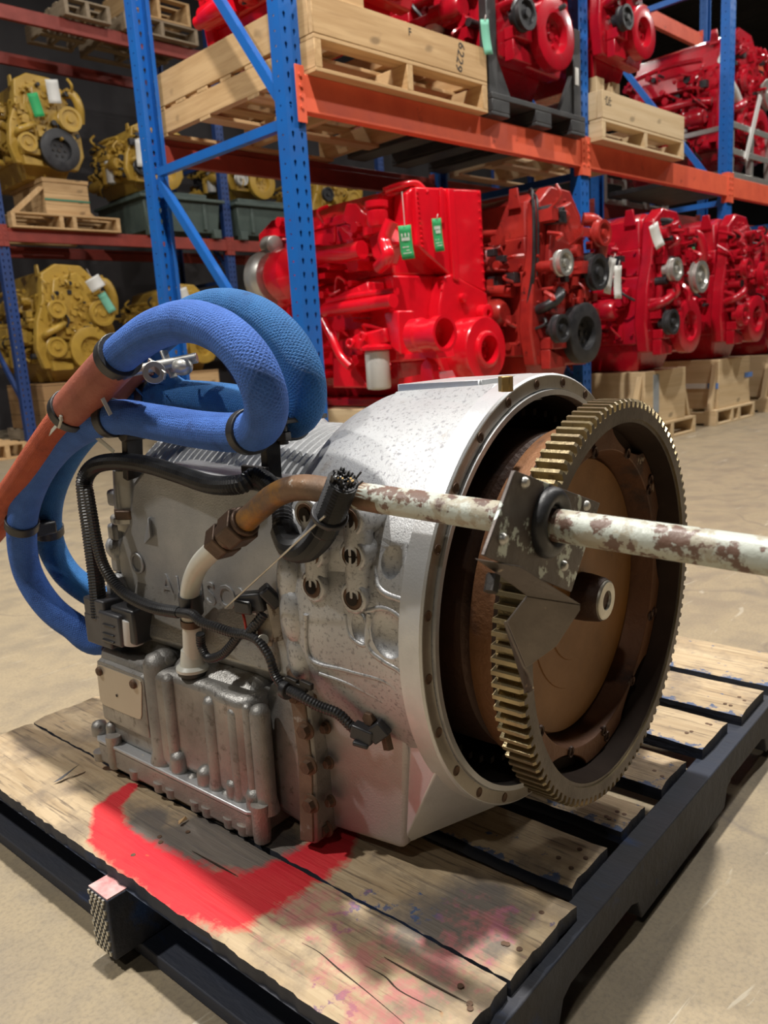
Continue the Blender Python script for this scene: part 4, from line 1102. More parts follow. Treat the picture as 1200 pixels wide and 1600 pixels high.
# back row
bx = [3.25, 5.965, 8.68, 11.395, 14.1, 16.8]; BY, BYb = 8.6, 9.85
bbr = [(8.66, .4, 9.79, 1.6), (9.79, 1.7, 8.66, 1.7), (8.66, 1.8, 9.79, 3.0), (9.79, 3.1, 8.66, 3.1)]
blab = ['dark blue rack frame at the left edge beside the yellow engines', 'dark blue rack frame behind the grey-green bins', 'dark blue back row frame behind the big red engine', 'dark blue back row frame behind the red row', 'dark blue back row frame far right', 'last dark blue back row frame']
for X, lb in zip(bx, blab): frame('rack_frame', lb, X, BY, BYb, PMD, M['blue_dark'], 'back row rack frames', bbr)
for i in range(5):
    w_ = ('leftmost bay', 'second bay', 'third bay', 'fourth bay', 'fifth bay')[i]
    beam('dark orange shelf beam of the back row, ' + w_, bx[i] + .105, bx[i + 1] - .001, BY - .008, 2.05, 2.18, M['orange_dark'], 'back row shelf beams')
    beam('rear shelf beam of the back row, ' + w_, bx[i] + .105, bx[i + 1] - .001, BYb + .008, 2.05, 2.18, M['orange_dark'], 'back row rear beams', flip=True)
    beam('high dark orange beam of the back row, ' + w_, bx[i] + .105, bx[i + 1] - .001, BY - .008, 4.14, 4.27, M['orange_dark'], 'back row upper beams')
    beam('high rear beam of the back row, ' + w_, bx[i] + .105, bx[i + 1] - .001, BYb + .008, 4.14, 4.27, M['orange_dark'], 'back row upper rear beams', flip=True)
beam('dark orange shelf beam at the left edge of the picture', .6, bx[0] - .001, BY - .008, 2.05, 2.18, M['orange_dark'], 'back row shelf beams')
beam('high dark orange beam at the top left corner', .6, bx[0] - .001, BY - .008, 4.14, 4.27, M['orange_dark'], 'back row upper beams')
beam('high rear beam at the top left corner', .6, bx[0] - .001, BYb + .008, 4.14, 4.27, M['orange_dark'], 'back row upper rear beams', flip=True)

# ================================================================== pallets and crates
_bc = {}
def board(name, x0, y0, z0, x1, y1, z1, mat, parent, bevel=.002):
    k = (round(x1 - x0, 3), round(y1 - y0, 3), round(z1 - z0, 3), mat)
    if k not in _bc:
        me = G().box(0, 0, 0, x1 - x0, y1 - y0, z1 - z0).mesh(name, 30); me.materials.append(M[mat]); _bc[k] = me
    return link(name, _bc[k], None, parent, bevel, loc=(x0, y0, z0), seg=1)
def pallet_parts(r, W, D, z0=0., wood_='pine', nb=7, h=.12, blocks=False):
    """stringers run in depth, boards across; local origin front left corner"""
    t = .018; sw = .042
    for i in range(3):
        x = i * (W - sw) / 2
        if blocks and i == 1: xs = ((W / 2 - .09), (W / 2 + .05))
        else: xs = (x,)
        for xx in xs: board('stringer', xx, 0, z0 + t, xx + sw, D, z0 + h - t, wood_ + '_y', r)
    bw = .095
    for i in range(nb):
        y = i * (D - bw) / (nb - 1); board('deck_board', 0, y, z0 + h - t, W, y + bw, z0 + h, wood_ + '_x', r)
    for i in range(4):
        y = i * (D - bw) / 3; board('bottom_board', 0, y, z0, W, y + bw, z0 + t, wood_ + '_x', r)
def text_mesh(s, size, name='lettering', ext=.0006):
    cu = bpy.data.curves.new('t', 'FONT'); cu.body = s; cu.size = size; cu.extrude = ext; cu.resolution_u = 2
    to = bpy.data.objects.new('t', cu); COL.objects.link(to)
    me = bpy.data.meshes.new_from_object(to.evaluated_get(bpy.context.evaluated_depsgraph_get())); bpy.data.objects.remove(to)
    me.name = name; me.materials.clear()
    return me

# big box pallet on the upper shelf
r = empty('box_pallet', (2.60, 2.93, Z1), 'big pine box pallet marked with handwritten numbers, on the upper orange beam', 'pallet')
pallet_parts(r, 1.24, 1.38, 0, 'pine', 7, .155)
bz0, bz1 = .158, .325
board('side_board', 0, .0, bz0, 1.24, .03, bz1, 'pine_x', r); board('side_board', 0, 1.35, bz0, 1.24, 1.38, bz1, 'pine_x', r)
board('side_board', 0, .031, bz0, .03, 1.349, bz1, 'pine_y', r); board('side_board', 1.21, .031, bz0, 1.24, 1.349, bz1, 'pine_y', r)
for x in (.25, .62, .95): board('cross_bearer', x, .031, bz0 + .02, x + .09, 1.349, bz0 + .11, 'brown_y', r)
me = text_mesh('6229', .075, 'handwritten_number'); me.materials.append(M['ink'])
me.transform(Matrix.Rotation(pi / 2, 4, 'X') @ Matrix.Rotation(-pi / 2 - .25, 4, 'Z'))
link('handwritten_number', me, None, r, loc=(1.01, -.001, bz1 - .005))
me = text_mesh('F', .05, 'marker_letter'); me.materials.append(M['ink']); me.transform(Matrix.Rotation(pi / 2, 4, 'X'))
link('marker_letter', me, None, r, loc=(.62, -.001, bz0 + .11))
# grey steel offcuts seen on box edge
board('front_block', .02, .035, bz1 - .005, .36, .13, bz1 + .09, 'pine_x', r)

# stamped crate pallet
r = empty('crate_pallet', (4.995, 2.90, Z1), 'pine crate pallet with a small dark stamp, right of the middle blue post', 'pallet')
pallet_parts(r, 1.16, 1.3, 0, 'ply', 7, .13)
board('side_board', 0, 0, .135, 1.16, .04, .30, 'ply_x', r); board('side_board', 0, 1.26, .135, 1.16, 1.3, .30, 'ply_x', r)
board('side_board', 0, .041, .135, .04, 1.259, .30, 'ply_y', r); board('side_board', 1.12, .041, .135, 1.16, 1.259, .30, 'ply_y', r)
for x in (.1, .3): board('bearer_block', x, .1, .14, x + .1, .3, .42, 'ply_z', r)
g = G()
rnd = random.Random(2)
for a in range(6):
    for b in range(4):
        if rnd.random() < .8: g.box(.03 + a * .014, -.0015, .215 + b * .014, .03 + a * .014 + rnd.uniform(.006, .012), 0, .215 + b * .014 + .009)
g.build('stamp', M['ink'], r, smooth=0)

# black steel pallet with corner posts
r = empty('steel_pallet', (3.88, 2.93, Z1), 'black steel pallet with upright corner posts on the upper orange beam', 'pallet')
mk = M['black_pallet']
def bp_(name, *a): return G().box(*a).build(name, mk, r, bevel=.004)
for x in (0, .42, .80): bp_('foot_block', x, 0, .0, x + .16, 1.2, .02)
for x in (0, .42, .80): bp_('skid', x, 0, .021, x + .16, 1.2, .085)
bp_('deck_frame', 0, 0, .086, .96, 1.2, .118)
for x in (.0, .86): 
    bp_('corner_post', x, .02, .119, x + .085, .075, .62)
    G().prism([(x, .119), (x + .085, .119), (x + .22 if x < .5 else x - .13, .119), (x + .042, .40)] if x < .5 else [(x - .15, .119), (x + .085, .119), (x + .042, .42)], 1, .03, .06).build('post_gusset', mk, r, bevel=.002)
bp_('cross_bar', .1, .25, .119, .86, .33, .19)
bp_('cross_bar', .1, .85, .119, .86, .93, .19)
G().box(.875, .017, .30, .915, .0195, .40).build('post_label', M['tag_white'], r, smooth=0)

# floor crates under the red row, each on its own pallet
def floor_crate(x, y, W, D, label, ch=.36, battens=True, style='ply', pw=1.12, group='floor crates under the red engines'):
    r = empty('engine_crate', (x, y, 0), label, 'crate', group)
    off = (pw - W) / 2
    sub = empty('base_pallet', (-off, -.02, 0)); sub.parent = r
    pallet_parts(sub, pw, D + .04, 0, style, 6, .125, True)
    z0, z1 = .126, .126 + ch; t = .02
    board('front_panel', 0, 0, z0, W, t, z1, style + '_x', r); board('rear_panel', 0, D - t, z0, W, D, z1, style + '_x', r)
    board('side_panel', 0, t + .001, z0, t, D - t - .001, z1, style + '_y', r); board('side_panel', W - t, t + .001, z0, W, D - t - .001, z1, style + '_y', r)
    board('lid', t, t + .001, z1 - .03, W - t, D - t - .001, z1 - .002, style + '_x', r)
    for s in (-1, 1):
        xb = 0 if s < 0 else W
        g = G().prism([(xb, z1 - .03), (xb, z1 - .10), (xb + s * (off - .05), z0), (xb + s * (off - .005), z0)], 1, .02, .06)
        g.build('side_brace', M[style + '_z'], r, bevel=.002)
    return r
crE1 = floor_crate(3.06, 3.02, .80, 1.22, 'pale wooden crate under the big bright red engine', .32, pw=.90)
crE2 = floor_crate(4.06, 2.90, .64, 1.22, 'wooden crate with grey tape under the red and black pulley engine', .34, pw=.76)
crE3 = floor_crate(5.22, 2.72, .62, 1.22, 'plywood crate with a strip of grey tape under the crimson engine', .37, pw=.90)
crE4 = floor_crate(6.43, 2.72, .60, 1.22, 'plywood crate with a torn blue and white label under a crimson engine', .39, pw=.78)
crE5 = floor_crate(7.56, 2.72, .60, 1.22, 'last wooden crate at the right edge of the red row', .37, pw=.84)
G().box(.12, -.004, .20, .20, .0, .47).build('tape_strip', M['grey_tape'], crE3, smooth=0)
G().box(.62, -.004, .22, .68, .0, .44).build('tape_strip', M['grey_tape'], crE2, smooth=0)
G().box(-.004, .10, .29, 0, .62, .33).build('torn_label', M['tag_white'], crE4, smooth=0)
G().box(-.005, .005, .288, .12, .09, .332).build('blue_label', M['blue_label'], crE4, smooth=0)
G().box(.50, -.004, .34, .66, 0, .38).build('blue_label', M['blue_label'], crE4, smooth=0)
# yellow strip on the floor behind the transmission
p = at(535, 662, 1, 2.88)
o = G().box(-.22, -.04, 0, .22, .04, .045).hull([(.14, -.03, .045), (.22, -.03, .045), (.14, .03, .045), (.22, .03, .045), (.22, -.03, .09), (.22, .03, .09)]).build('wheel_chock', M['yellow_paint'], bevel=.005, loc=(p.x, p.y, .0))
tag(o, 'yellow floor guard in front of the pale crate, behind the transmission', 'floor guard')

# back row goods
def bpal(px0, px1, y, D, label, cat='pallet', z=2.18, wood_='pine', h=.15):
    a = at(px0, 355, 1, y).x; b = at(px1, 365, 1, y).x
    r = empty('wooden_pallet', (a, y, z), label, cat); pallet_parts(r, b - a, D, 0, wood_, 6, h, True); return r, a, b
r, a, b = bpal(20, 190, BY - .08, 1.2, 'pine pallet with a strapped crate block on the back shelf, under a yellow engine')
x0 = at(68, 285, 1, BY).x - a; x1 = at(144, 340, 1, BY).x - a
for k, z in enumerate((.152, .262, .372)): board('crate_plank', x0, .1, z, x1, .13, z + .108, 'pine_x', r); board('crate_plank', x0, .131, z, x0 + .03, .9, z + .108, 'pine_y', r)
board('crate_top', x0 - .01, .09, .482, x1 + .01, .95, .52, 'pine_x', r)
G().box(x0 - .004, .094, .30, x1 + .004, .0985, .318).build('strap', M['strap'], r, smooth=0)
G().prism([(.03, .152), (.11, .152), (x0 + .02, .43), (x0 - .05, .43)], 1, .1, .14).build('diagonal_brace', M['pine_z'], r, bevel=.003)
G().prism([(x1, .152), (x1 + .2, .152), (x1, .34)], 1, .3, .34).build('diagonal_brace', M['pine_z'], r, bevel=.003)
crate_up = (a, x0, x1)

def steel_bin(px0, px1, label):
    x0 = at(px0, 365, 1, BY).x; x1 = at(px1, 372, 1, BY).x; W = x1 - x0
    r = empty('steel_bin', (x0, BY - .05, 2.18), label, 'bin', 'grey-green steel bins'); H = .40; D = 1.1; mt = M['bin']
    G().hull([(.03, .03, .06), (W - .03, .03, .06), (.03, D, .06), (W - .03, D, .06), (0, 0, H), (W, 0, H), (0, D, H), (W, D, H)]).build('tub', mt, r, bevel=.008)
    G().box(-.05, -.05, H, W + .05, D, H + .035).build('rim', mt, r, bevel=.006)
    for x in (.02, W - .12): G().box(x, -.02, 0, x + .10, .06, .10).build('foot', mt, r, bevel=.005)
    for x in (.2, W - .24): G().box(x, -.012, .09, x + .04, .03, H - .02).build('stiffener', mt, r, bevel=.006)
    G().box(.10, .1, H + .036, W - .1, D - .1, H + .11).build('cradle', mt, r, bevel=.01)
    return r
steel_bin(226, 344, 'grey-green steel bin on the back shelf, partly behind the rear blue post')
steel_bin(370, 475, 'grey-green steel bin on the back shelf, just left of the big red engine')
# top shelf pallets, upper left
for (px0, px1, py, D, lb, z) in ((95, 165, 20, 1.0, 'old grey pallet on the top left shelf', 4.28), (188, 300, 40, 1.1, 'stacked old pallet under the pine load, top shelf', 4.28)):
    a = at(px0, py, 1, BY).x; b = at(px1, py, 1, BY).x
    r = empty('wooden_pallet', (a, BY - .1, z), lb, 'pallet'); pallet_parts(r, b - a, D, 0, 'oldwood', 6, .17, False)
a = at(192, 30, 1, BY).x; b = at(290, 30, 1, BY).x
r = empty('wooden_pallet', (a, BY - .1, 4.455), 'yellowish pallet stacked on top, upper left shelf', 'pallet'); pallet_parts(r, b - a, 1.1, 0, 'pine', 6, .24)
p = at(0, 690, 2, 0); p = Vector((2.35, 7.6, 0))
r = empty('wooden_pallet', (at(-30, 650, 1, 7.5).x, 7.5, 0), 'pale pallet on the floor at the left edge', 'pallet'); pallet_parts(r, at(36, 650, 1, 7.5).x - at(-30, 650, 1, 7.5).x, 1.1, 0, 'pine', 6, .14)
# wooden crates on the floor under the yellow engines
for px0, px1, lb in ((62, 205, 'brown crate under the lower yellow engine at left'), (285, 345, 'pine crate with green strap behind the blue hoses')):
    x0 = at(px0, 640, 1, BY).x; x1 = at(px1, 640, 1, BY).x
    r = empty('engine_crate', (x0, BY - .1, 0), lb, 'crate'); pallet_parts(r, x1 - x0, 1.1, 0, 'oldwood', 5, .14)
    hh = .60 if px0 < 100 else .62
    for k in range(3):
        z = .142 + k * (hh - .142) / 3
        board('crate_plank', .03, .02, z, x1 - x0 - .03, .05, z + (hh - .142) / 3 - .004, 'brown_x' if px0 < 100 else 'pine_x', r)
        board('crate_plank', .03, .051, z, .06, 1.0, z + (hh - .142) / 3 - .004, 'brown_y', r)
    board('crate_top', .03, .02, hh + .001, x1 - x0 - .03, 1.0, hh + .02, 'brown_x', r)
    if px0 > 100: G().box(.026, .013, .44, x1 - x0 - .026, .019, .455).build('strap', M['tag_mint'], r, smooth=0)
# ================================================================== engines
def engine(name, label, loc, W, L, H, main, seed, dark='black', damper='main', group=None, filt=True, turbo=True, pulleys=2, cover=None, hoses=False, rz=0, alt=None):
    """origin: middle of front foot; front faces -y, inspected flank faces -x"""
    rnd = random.Random(seed); m = M[main]; dk = M[dark]; R = rnd.uniform
    r = empty(name, loc, label, 'engine', group, rz)
    def P(g, nm, mat=None, bev=.006, **k): return g.build(nm, mat or m, r, bevel=bev, **k)
    P(G().hull([(x * W, y * L, z * H) for x, y, z in ((-.24, .1, 0), (.24, .1, 0), (-.24, .92, 0), (.24, .92, 0), (-.33, .06, .17), (.33, .06, .17), (-.33, .96, .17), (.33, .96, .17))]), 'oil_pan', bev=.015)
    P(G().prism([(-.36 * W, .17 * H), (.36 * W, .17 * H), (.38 * W, .30 * H), (.33 * W, .60 * H), (-.33 * W, .60 * H), (-.38 * W, .30 * H)], 1, .05 * L, .97 * L), 'engine_block', bev=.012)
    for k in range(5):
        y = (.16 + .16 * k) * L; P(G().hull([(-.39 * W, y, .2 * H), (-.39 * W, y + .05 * L, .2 * H), (-.35 * W, y, .58 * H), (-.35 * W, y + .05 * L, .58 * H), (-.3 * W, y, .2 * H), (-.3 * W, y + .05 * L, .58 * H)]), 'block_rib')
    P(G().box(-.31 * W, .07 * L, .601 * H, .31 * W, .95 * L, .77 * H), 'cylinder_head', bev=.01)
    P(G().hull([(x * W, y * L, z * H) for x, y, z in ((-.27, .08, .771), (.27, .08, .771), (-.27, .94, .771), (.27, .94, .771), (-.21, .1, .95), (.21, .1, .95), (-.21, .92, .95), (.21, .92, .95), (-.08, .12, 1.0), (.10, .12, 1.0), (-.08, .9, .99), (.1, .9, .99))]), 'valve_cover', bev=.02, seg=3)
    # front gear housing, layered
    P(G().prism([(x * W, z * H) for x, z in ((-.40, .12), (-.46, .30), (-.42, .52), (-.33, .70), (-.30, .93), (-.14, 1.01), (.14, 1.0), (.30, .88), (.36, .66), (.45, .45), (.46, .25), (.36, .10))], 1, -.02 * L, .06 * L), 'gear_housing', bev=.012)
    P(G().prism([(x * W, z * H) for x, z in ((-.30, .38), (-.26, .66), (-.20, .88), (.06, .94), (.22, .82), (.26, .6), (.34, .4), (.1, .34))], 1, -.06 * L, -.0195 * L), 'gear_cover', M[cover] if cover else None, bev=.012)
    g = G()
    for k in range(22):
        a = 2 * pi * k / 22; x, z = .37 * W * cos(a), (.55 + .40 * sin(a)) * H
        g.cyl((x, -.02 * L, z), (x, -.02 * L - .014, z), .011, n=6)
    for k in range(9):
        for z in (.63, .75, .24): g.cyl((-.315 * W - (.06 * W if z < .3 else 0), (.1 + .1 * k) * L, z * H), (-.335 * W - (.06 * W if z < .3 else 0), (.1 + .1 * k) * L, z * H), .012, n=6)
    b_ = P(g, 'bolt_heads', bev=0); b_['kind'] = 'stuff'
    # damper
    dm = {'main': m, 'black': M['black'], 'red': M['red2']}[damper]; rd = .22 * W + .02
    c = (.10 * W, -.02 * L, .27 * H)
    d_ = P(G().lathe([(0, .6 * rd), (.05, .62 * rd), (.055, rd), (.115, rd), (.12, .93 * rd), (.12, .56 * rd), (.075, .52 * rd), (.07, 0)], c, (0, -1, 0), 32), 'vibration_damper', dm, bev=0)
    P2 = G()
    for k in range(6):
        a = 2 * pi * k / 6; q = (c[0] + .30 * rd * cos(a), c[1] - .07, c[2] + .30 * rd * sin(a)); P2.cyl(q, (q[0], q[1] - .014, q[2]), .013, n=6)
    P2.cyl((c[0], c[1] - .07, c[2]), (c[0], c[1] - .082, c[2]), .10 * rd, n=14)
    P2.build('damper_bolts', dm if damper != 'black' else M['black_steel'], d_)['kind'] = 'stuff'
    # pulleys and pumps on the front
    spots = [(.26, .58), (-.30, .30), (-.24, .62), (.34, .78)][:pulleys]
    for i, (x, z) in enumerate(spots):
        pr = (.12, .085, .075, .08)[i] * W + .02; cc = (x * W, -.06 * L, z * H)
        q = P(G().lathe([(0, .5 * pr), (.05, .5 * pr), (.05, pr), (.062, pr), (.067, .9 * pr), (.083, .9 * pr), (.088, pr), (.10, pr), (.10, .75 * pr), (.085, .7 * pr), (.085, .3 * pr), (.105, .28 * pr), (.105, 0)], cc, (0, -1, 0), 26), 'pulley', (m, dk, M['silver'], m)[i] if alt is None else M[alt[i % len(alt)]], bev=0)
    P(G().tube([(.3 * W, -.03 * L, .86 * H), (.38 * W, -.08 * L, .84 * H), (.43 * W, -.09 * L, .72 * H), (.44 * W, -.05 * L, .58 * H)], .04 * W + .012, 12, 6), 'coolant_pipe', bev=0, smooth=60)
    P(G().tube([(-.36 * W, -.02 * L, .40 * H), (-.36 * W, -.09 * L, .42 * H), (-.26 * W, -.11 * L, .46 * H), (-.16 * W, -.07 * L, .50 * H)], .028 * W + .01, 10, 6), 'water_line', dk if hoses else m, bev=0, smooth=60)
    P(G().box(-.34 * W, -.10 * L, .20 * H, -.14 * W, -.021 * L, .26 * H).prism([(-.34 * W, .1 * H), (-.12 * W, .1 * H), (-.12 * W, .15 * H), (-.34 * W, .2 * H)], 1, -.08 * L, -.021 * L), 'front_mount', bev=.006)
    # flank: intake, fuel rail, pump, filters, ecm, starter
    P(G().hull([(-.46 * W, .25 * L, .62 * H), (-.46 * W, .85 * L, .62 * H), (-.32 * W, .2 * L, .60 * H), (-.32 * W, .9 * L, .60 * H), (-.44 * W, .28 * L, .73 * H), (-.44 * W, .82 * L, .73 * H), (-.3 * W, .2 * L, .76 * H), (-.3 * W, .9 * L, .76 * H)]), 'intake_manifold', bev=.02)
    P(G().tube([(-.42 * W, .1 * L, .50 * H), (-.45 * W, .3 * L, .52 * H), (-.45 * W, .7 * L, .52 * H), (-.42 * W, .9 * L, .56 * H)], .035, 12, 5), 'fuel_rail', bev=0, smooth=60)
    P(G().tube([(-.40 * W, .2 * L, .80 * H), (-.42 * W, .5 * L, .82 * H), (-.40 * W, .88 * L, .80 * H)], .022, 10, 5), 'air_line', bev=0, smooth=60)
    y0 = R(.12, .2) * L
    P(G().lathe([(0, .055), (.03, .075), (.12, .075), (.13, .06), (.22, .06), (.23, .04)], (-.47 * W, y0, .40 * H), (0, 1, 0), 20).box(-.5 * W, y0 + .04, .33 * H, -.38 * W, y0 + .14, .47 * H), 'fuel_pump', bev=.004)
    P(G().box(-.50 * W, .52 * L, .33 * H, -.37 * W, .78 * L, .50 * H), 'control_box', dk if rnd.random() < .4 else m, bev=.01)
    P(G().lathe([(0, .05), (.04, .062), (.28, .062), (.30, .035), (.36, .035)], (-.44 * W, .62 * L, .20 * H), (0, 1, 0), 18), 'starter_motor', bev=0)
    if filt:
        for k in range(2):
            y = (.36 + .12 * k) * L
            P(G().lathe([(0, .03), (.01, .052), (.19, .054), (.2, .045), (.215, .058), (.24, .058), (.25, .03)], (-.47 * W, y, .14 * H), (0, 0, 1), 20), 'oil_filter', M['filter'] if k == 0 and seed % 2 else m, bev=0)
        P(G().box(-.53 * W, .30 * L, .14 * H + .25, -.37 * W, .56 * L, .14 * H + .31), 'filter_head', bev=.008)
    if turbo:
        tz, ty = .66 * H, .72 * L
        P(G().lathe([(0, .05), (.02, .12), (.07, .14), (.11, .12), (.14, .06), (.24, .055), (.27, .10), (.33, .115), (.37, .09), (.38, .04)], (.42 * W, ty - .19, tz), (0, 1, 0), 22), 'turbocharger', dk if rnd.random() < .5 else m, bev=0)
    P(G().prism([(.12 * L, .92 * H), (.2 * L, .92 * H), (.185 * L, 1.02 * H), (.135 * L, 1.02 * H)], 0, -.26 * W, -.24 * W), 'lifting_eye', bev=.004)
    P(G().hull([(-.36 * W, .93 * L, .1 * H), (.36 * W, .93 * L, .1 * H), (-.42 * W, .93 * L, .4 * H), (.42 * W, .93 * L, .4 * H), (0, .93 * L, .62 * H), (-.36 * W, L, .1 * H), (.36 * W, L, .1 * H), (-.42 * W, L, .4 * H), (.42 * W, L, .4 * H), (0, L, .62 * H)]), 'flywheel_housing', bev=.01)
    # small fittings: too small to pick apart
    g = G(); gd = G()
    for k in range(150):
        gg = g if rnd.random() < .78 else gd
        s = R(.010, .036)
        if rnd.random() < .55:
            x, y, z = -.40 * W - R(0, .06) * W, R(.08, .92) * L, R(.18, .78) * H; d = Vector((-1, 0, 0))
        else:
            x, y, z = R(-.36, .36) * W, -.05 * L - R(0, .02), R(.32, .9) * H; d = Vector((0, -1, 0))
        p = Vector((x, y, z)); c = rnd.random()
        if c < .4: gg.cyl(p - d * .05, p + d * R(.02, .06), s, n=10)
        elif c < .7: gg.box(x - s, y - s * R(.5, 2), z - s, x + s, y + s * R(.5, 2), z + s)
        else:
            q = p + Vector((R(-.05, .02), R(-.12, .2), R(-.15, .15))); gg.tube([p, (p + q) / 2 + d * R(.03, .08), q], R(.007, .016), 6, 4)
    a_ = P(g, 'small_fittings', bev=.003, smooth=40); a_['kind'] = 'stuff'
    a_ = P(gd, 'dark_fittings', dk, bev=.003, smooth=40); a_['kind'] = 'stuff'
    if hoses:
        for k in range(4):
            x = -.33 * W - .05 * R(.2, 1) * k
            P(G().tube([(x + .1 * W, .05 * L, .98 * H), (x, -.02 * L, .92 * H + R(-.04, .04)), (x - .02, -.03 * L + R(-.02, .02), .6 * H), (x + R(-.05, .05), .05 * L, .3 * H)], .0075, 8, 8), 'black_hose', M['rubber'], bev=0, smooth=60)
    return r

# --- the big bright red engine (measured from the photograph)
YF = 3.05
e1 = empty('diesel_engine', (3.55, YF, .45), 'big glossy bright red diesel engine with green tags, behind the nearest blue post', 'engine')
def F(px, py, y=YF): p = at(px, py, 1, y); return (p.x - 3.55, p.z - .45)
def S(px, py, X=3.14): p = at(px, py, 0, X); return (p.y - YF, p.z - .45)
def E(g, nm, mat='red', bev=.006, **k): return g.build(nm, M[mat] if isinstance(mat, str) else mat, e1, bevel=bev, **k)
E(G().box(-.36, .05, .0, .34, 1.14, .05), 'base_rail', 'red2', .008)
E(G().hull([(x, y, z) for x, y, z in ((-.26, .12, .051), (.26, .12, .051), (-.26, 1.1, .051), (.26, 1.1, .051), (-.33, .08, .24), (.33, .08, .24), (-.33, 1.12, .24), (.33, 1.12, .24))]), 'oil_pan', 'red2', .015)
E(G().box(-.35, .06, .24, .34, 1.12, .70), 'engine_block', 'red', .012)
E(G().box(-.32, .08, .701, .32, 1.12, .90), 'cylinder_head', 'red', .012)
E(G().hull([(-.40, .22, .901), (.30, .10, .901), (-.40, 1.16, .901), (.30, 1.16, .901), (-.40, .22, 1.05), (-.40, 1.15, 1.05), (-.33, .14, 1.13), (.24, .14, 1.13), (-.33, 1.10, 1.13), (.24, 1.10, 1.13), (.30, .12, 1.03), (.3, 1.12, 1.03)]), 'valve_cover', 'red', .015, seg=3)
E(G().box(-.412, .26, 1.0, -.399, 1.12, 1.02), 'cover_rib', 'red', .004)
# front: tall gear case, lower housing, damper
E(G().prism([F(*q) for q in ((648, 292), (750, 297), (757, 458), (700, 430), (668, 400), (652, 385))], 1, -.01, .12), 'gear_case', 'red', .010)
E(G().prism([F(*q) for q in ((694, 296), (704, 296), (712, 440), (703, 436))], 1, -.03, -.011), 'case_rib', 'red', .004)
E(G().prism([F(*q) for q in ((683, 294), (688, 294), (690, 350), (684, 350))], 1, -.022, -.011), 'case_rib', 'red', .004)
E(G().prism([F(*q) for q in ((690, 432), (702, 428), (757, 458), (764, 500), (764, 600), (700, 606), (680, 560), (683, 478))], 1, -.02, .13), 'lower_gear_housing', 'red', .012)
E(G().prism([F(*q) for q in ((640, 300), (650, 290), (654, 385), (640, 380))], 1, .02, .12), 'case_edge', 'red', .01)
g = G()
for k in range(12):
    for x0, y0, x1, y1 in ((748, 302, 756, 452), (652, 300, 660, 385), (690, 440, 686, 590)):
        q = F(x0 + (x1 - x0) * k / 11, y0 + (y1 - y0) * k / 11, YF - .01); g.cyl((q[0], -.008, q[1]), (q[0], -.018, q[1]), .008, n=6)
o = E(g, 'case_bolts', 'red', 0); o['kind'] = 'stuff'
c = F(726, 548); R1 = .185
dmp = E(G().lathe([(-.02, .14), (0, R1), (.13, R1), (.14, R1 * .96), (.142, .105), (.16, .10), (.165, .092), (.165, .078), (.08, .074), (.08, 0)], (c[0], -.02, c[1]), (0, -1, 0), 48), 'crank_damper', 'red', 0)
g = G()
for k in range(7):
    a = 2 * pi * k / 7; g.cyl((c[0] + .046 * cos(a), -.10, c[1] + .046 * sin(a)), (c[0] + .046 * cos(a), -.125, c[1] + .046 * sin(a)), .013, n=6)
g.build('hub_bolts', M['red2'], dmp)['kind'] = 'stuff'
q = F(748, 490); E(G().lathe([(0, .05), (.05, .05), (.055, .042), (.055, .02), (.03, .018)], (q[0], -.02, q[1]), (0, -1, 0), 22), 'cover_boss', 'red', 0)
q = F(717, 466); E(G().lathe([(0, .025), (.025, .025), (.028, .012), (.028, 0)], (q[0], -.02, q[1]), (0, -1, 0), 18), 'plug', 'red', 0)
# top front plumbing
E(G().tube([(-.34, .10, 1.13), (-.25, .05, 1.16), (-.16, .03, 1.17), (-.12, .0, 1.12)], .018, 12, 6), 'vent_pipe', 'red', 0, smooth=60)
E(G().tube([(-.30, .28, 1.10), (-.26, .14, 1.13), (-.18, .06, 1.13)], .02, 10, 6), 'vent_pipe', 'red', 0, smooth=60)
def SB(px, py, X): p = at(px, py, 0, X); return Vector((X - 3.55, p.y - YF, p.z - .45))
# flank parts (X = plane of the part in the world)
X1 = 3.12
E(G().prism([tuple(SB(*q, X1).yz) for q in ((538, 345), (545, 318), (560, 318), (575, 335), (573, 372), (556, 355))], 0, X1 - 3.55 - .02, X1 - 3.55 + .02), 'lifting_bracket', 'red', .005)
a = SB(588, 318, 3.06); E(G().lathe([(0, .05), (.03, .055), (.07, .055), (.08, .045), (.09, .06), (.12, .06)], a + Vector((0, 0, -.11)), (0, 0, 1), 22), 'filler_neck', 'red', 0)
E(G().hull([SB(*q, 3.05) + Vector((d, 0, 0)) for q in ((575, 370), (600, 355), (612, 380), (600, 415), (582, 405)) for d in (0, .1)]), 'thermostat_housing', 'red', .012)
E(G().tube([SB(497, 398, 3.06), SB(540, 395, 3.05), SB(566, 390, 3.05)], .048, 16, 4), 'exhaust_manifold', 'red', 0, smooth=60)
E(G().tube([SB(430, 405, 3.10), SB(480, 400, 3.08), SB(500, 398, 3.06)], .055, 16, 4), 'exhaust_manifold', 'red', 0, smooth=60)
E(G().tube([SB(612, 345, 3.02), SB(600, 375, 3.0), SB(606, 400, 2.98), SB(592, 418, 3.0)], .034, 14, 6), 'coolant_elbow', 'red', 0, smooth=60)
E(G().tube([SB(508, 486, 3.03), SB(560, 478, 3.02), SB(615, 470, 3.02)], .036, 14, 4), 'side_rail', 'red', 0, smooth=60)
E(G().tube([SB(512, 472, 3.06), SB(560, 462, 3.05), SB(620, 455, 3.05)], .020, 10, 4), 'side_rail', 'red', 0, smooth=60)
E(G().hull([SB(*q, 3.06) + Vector((d, 0, 0)) for q in ((512, 468), (575, 440), (578, 465), (515, 482)) for d in (0, .12)]), 'rocker_box', 'red', .008)
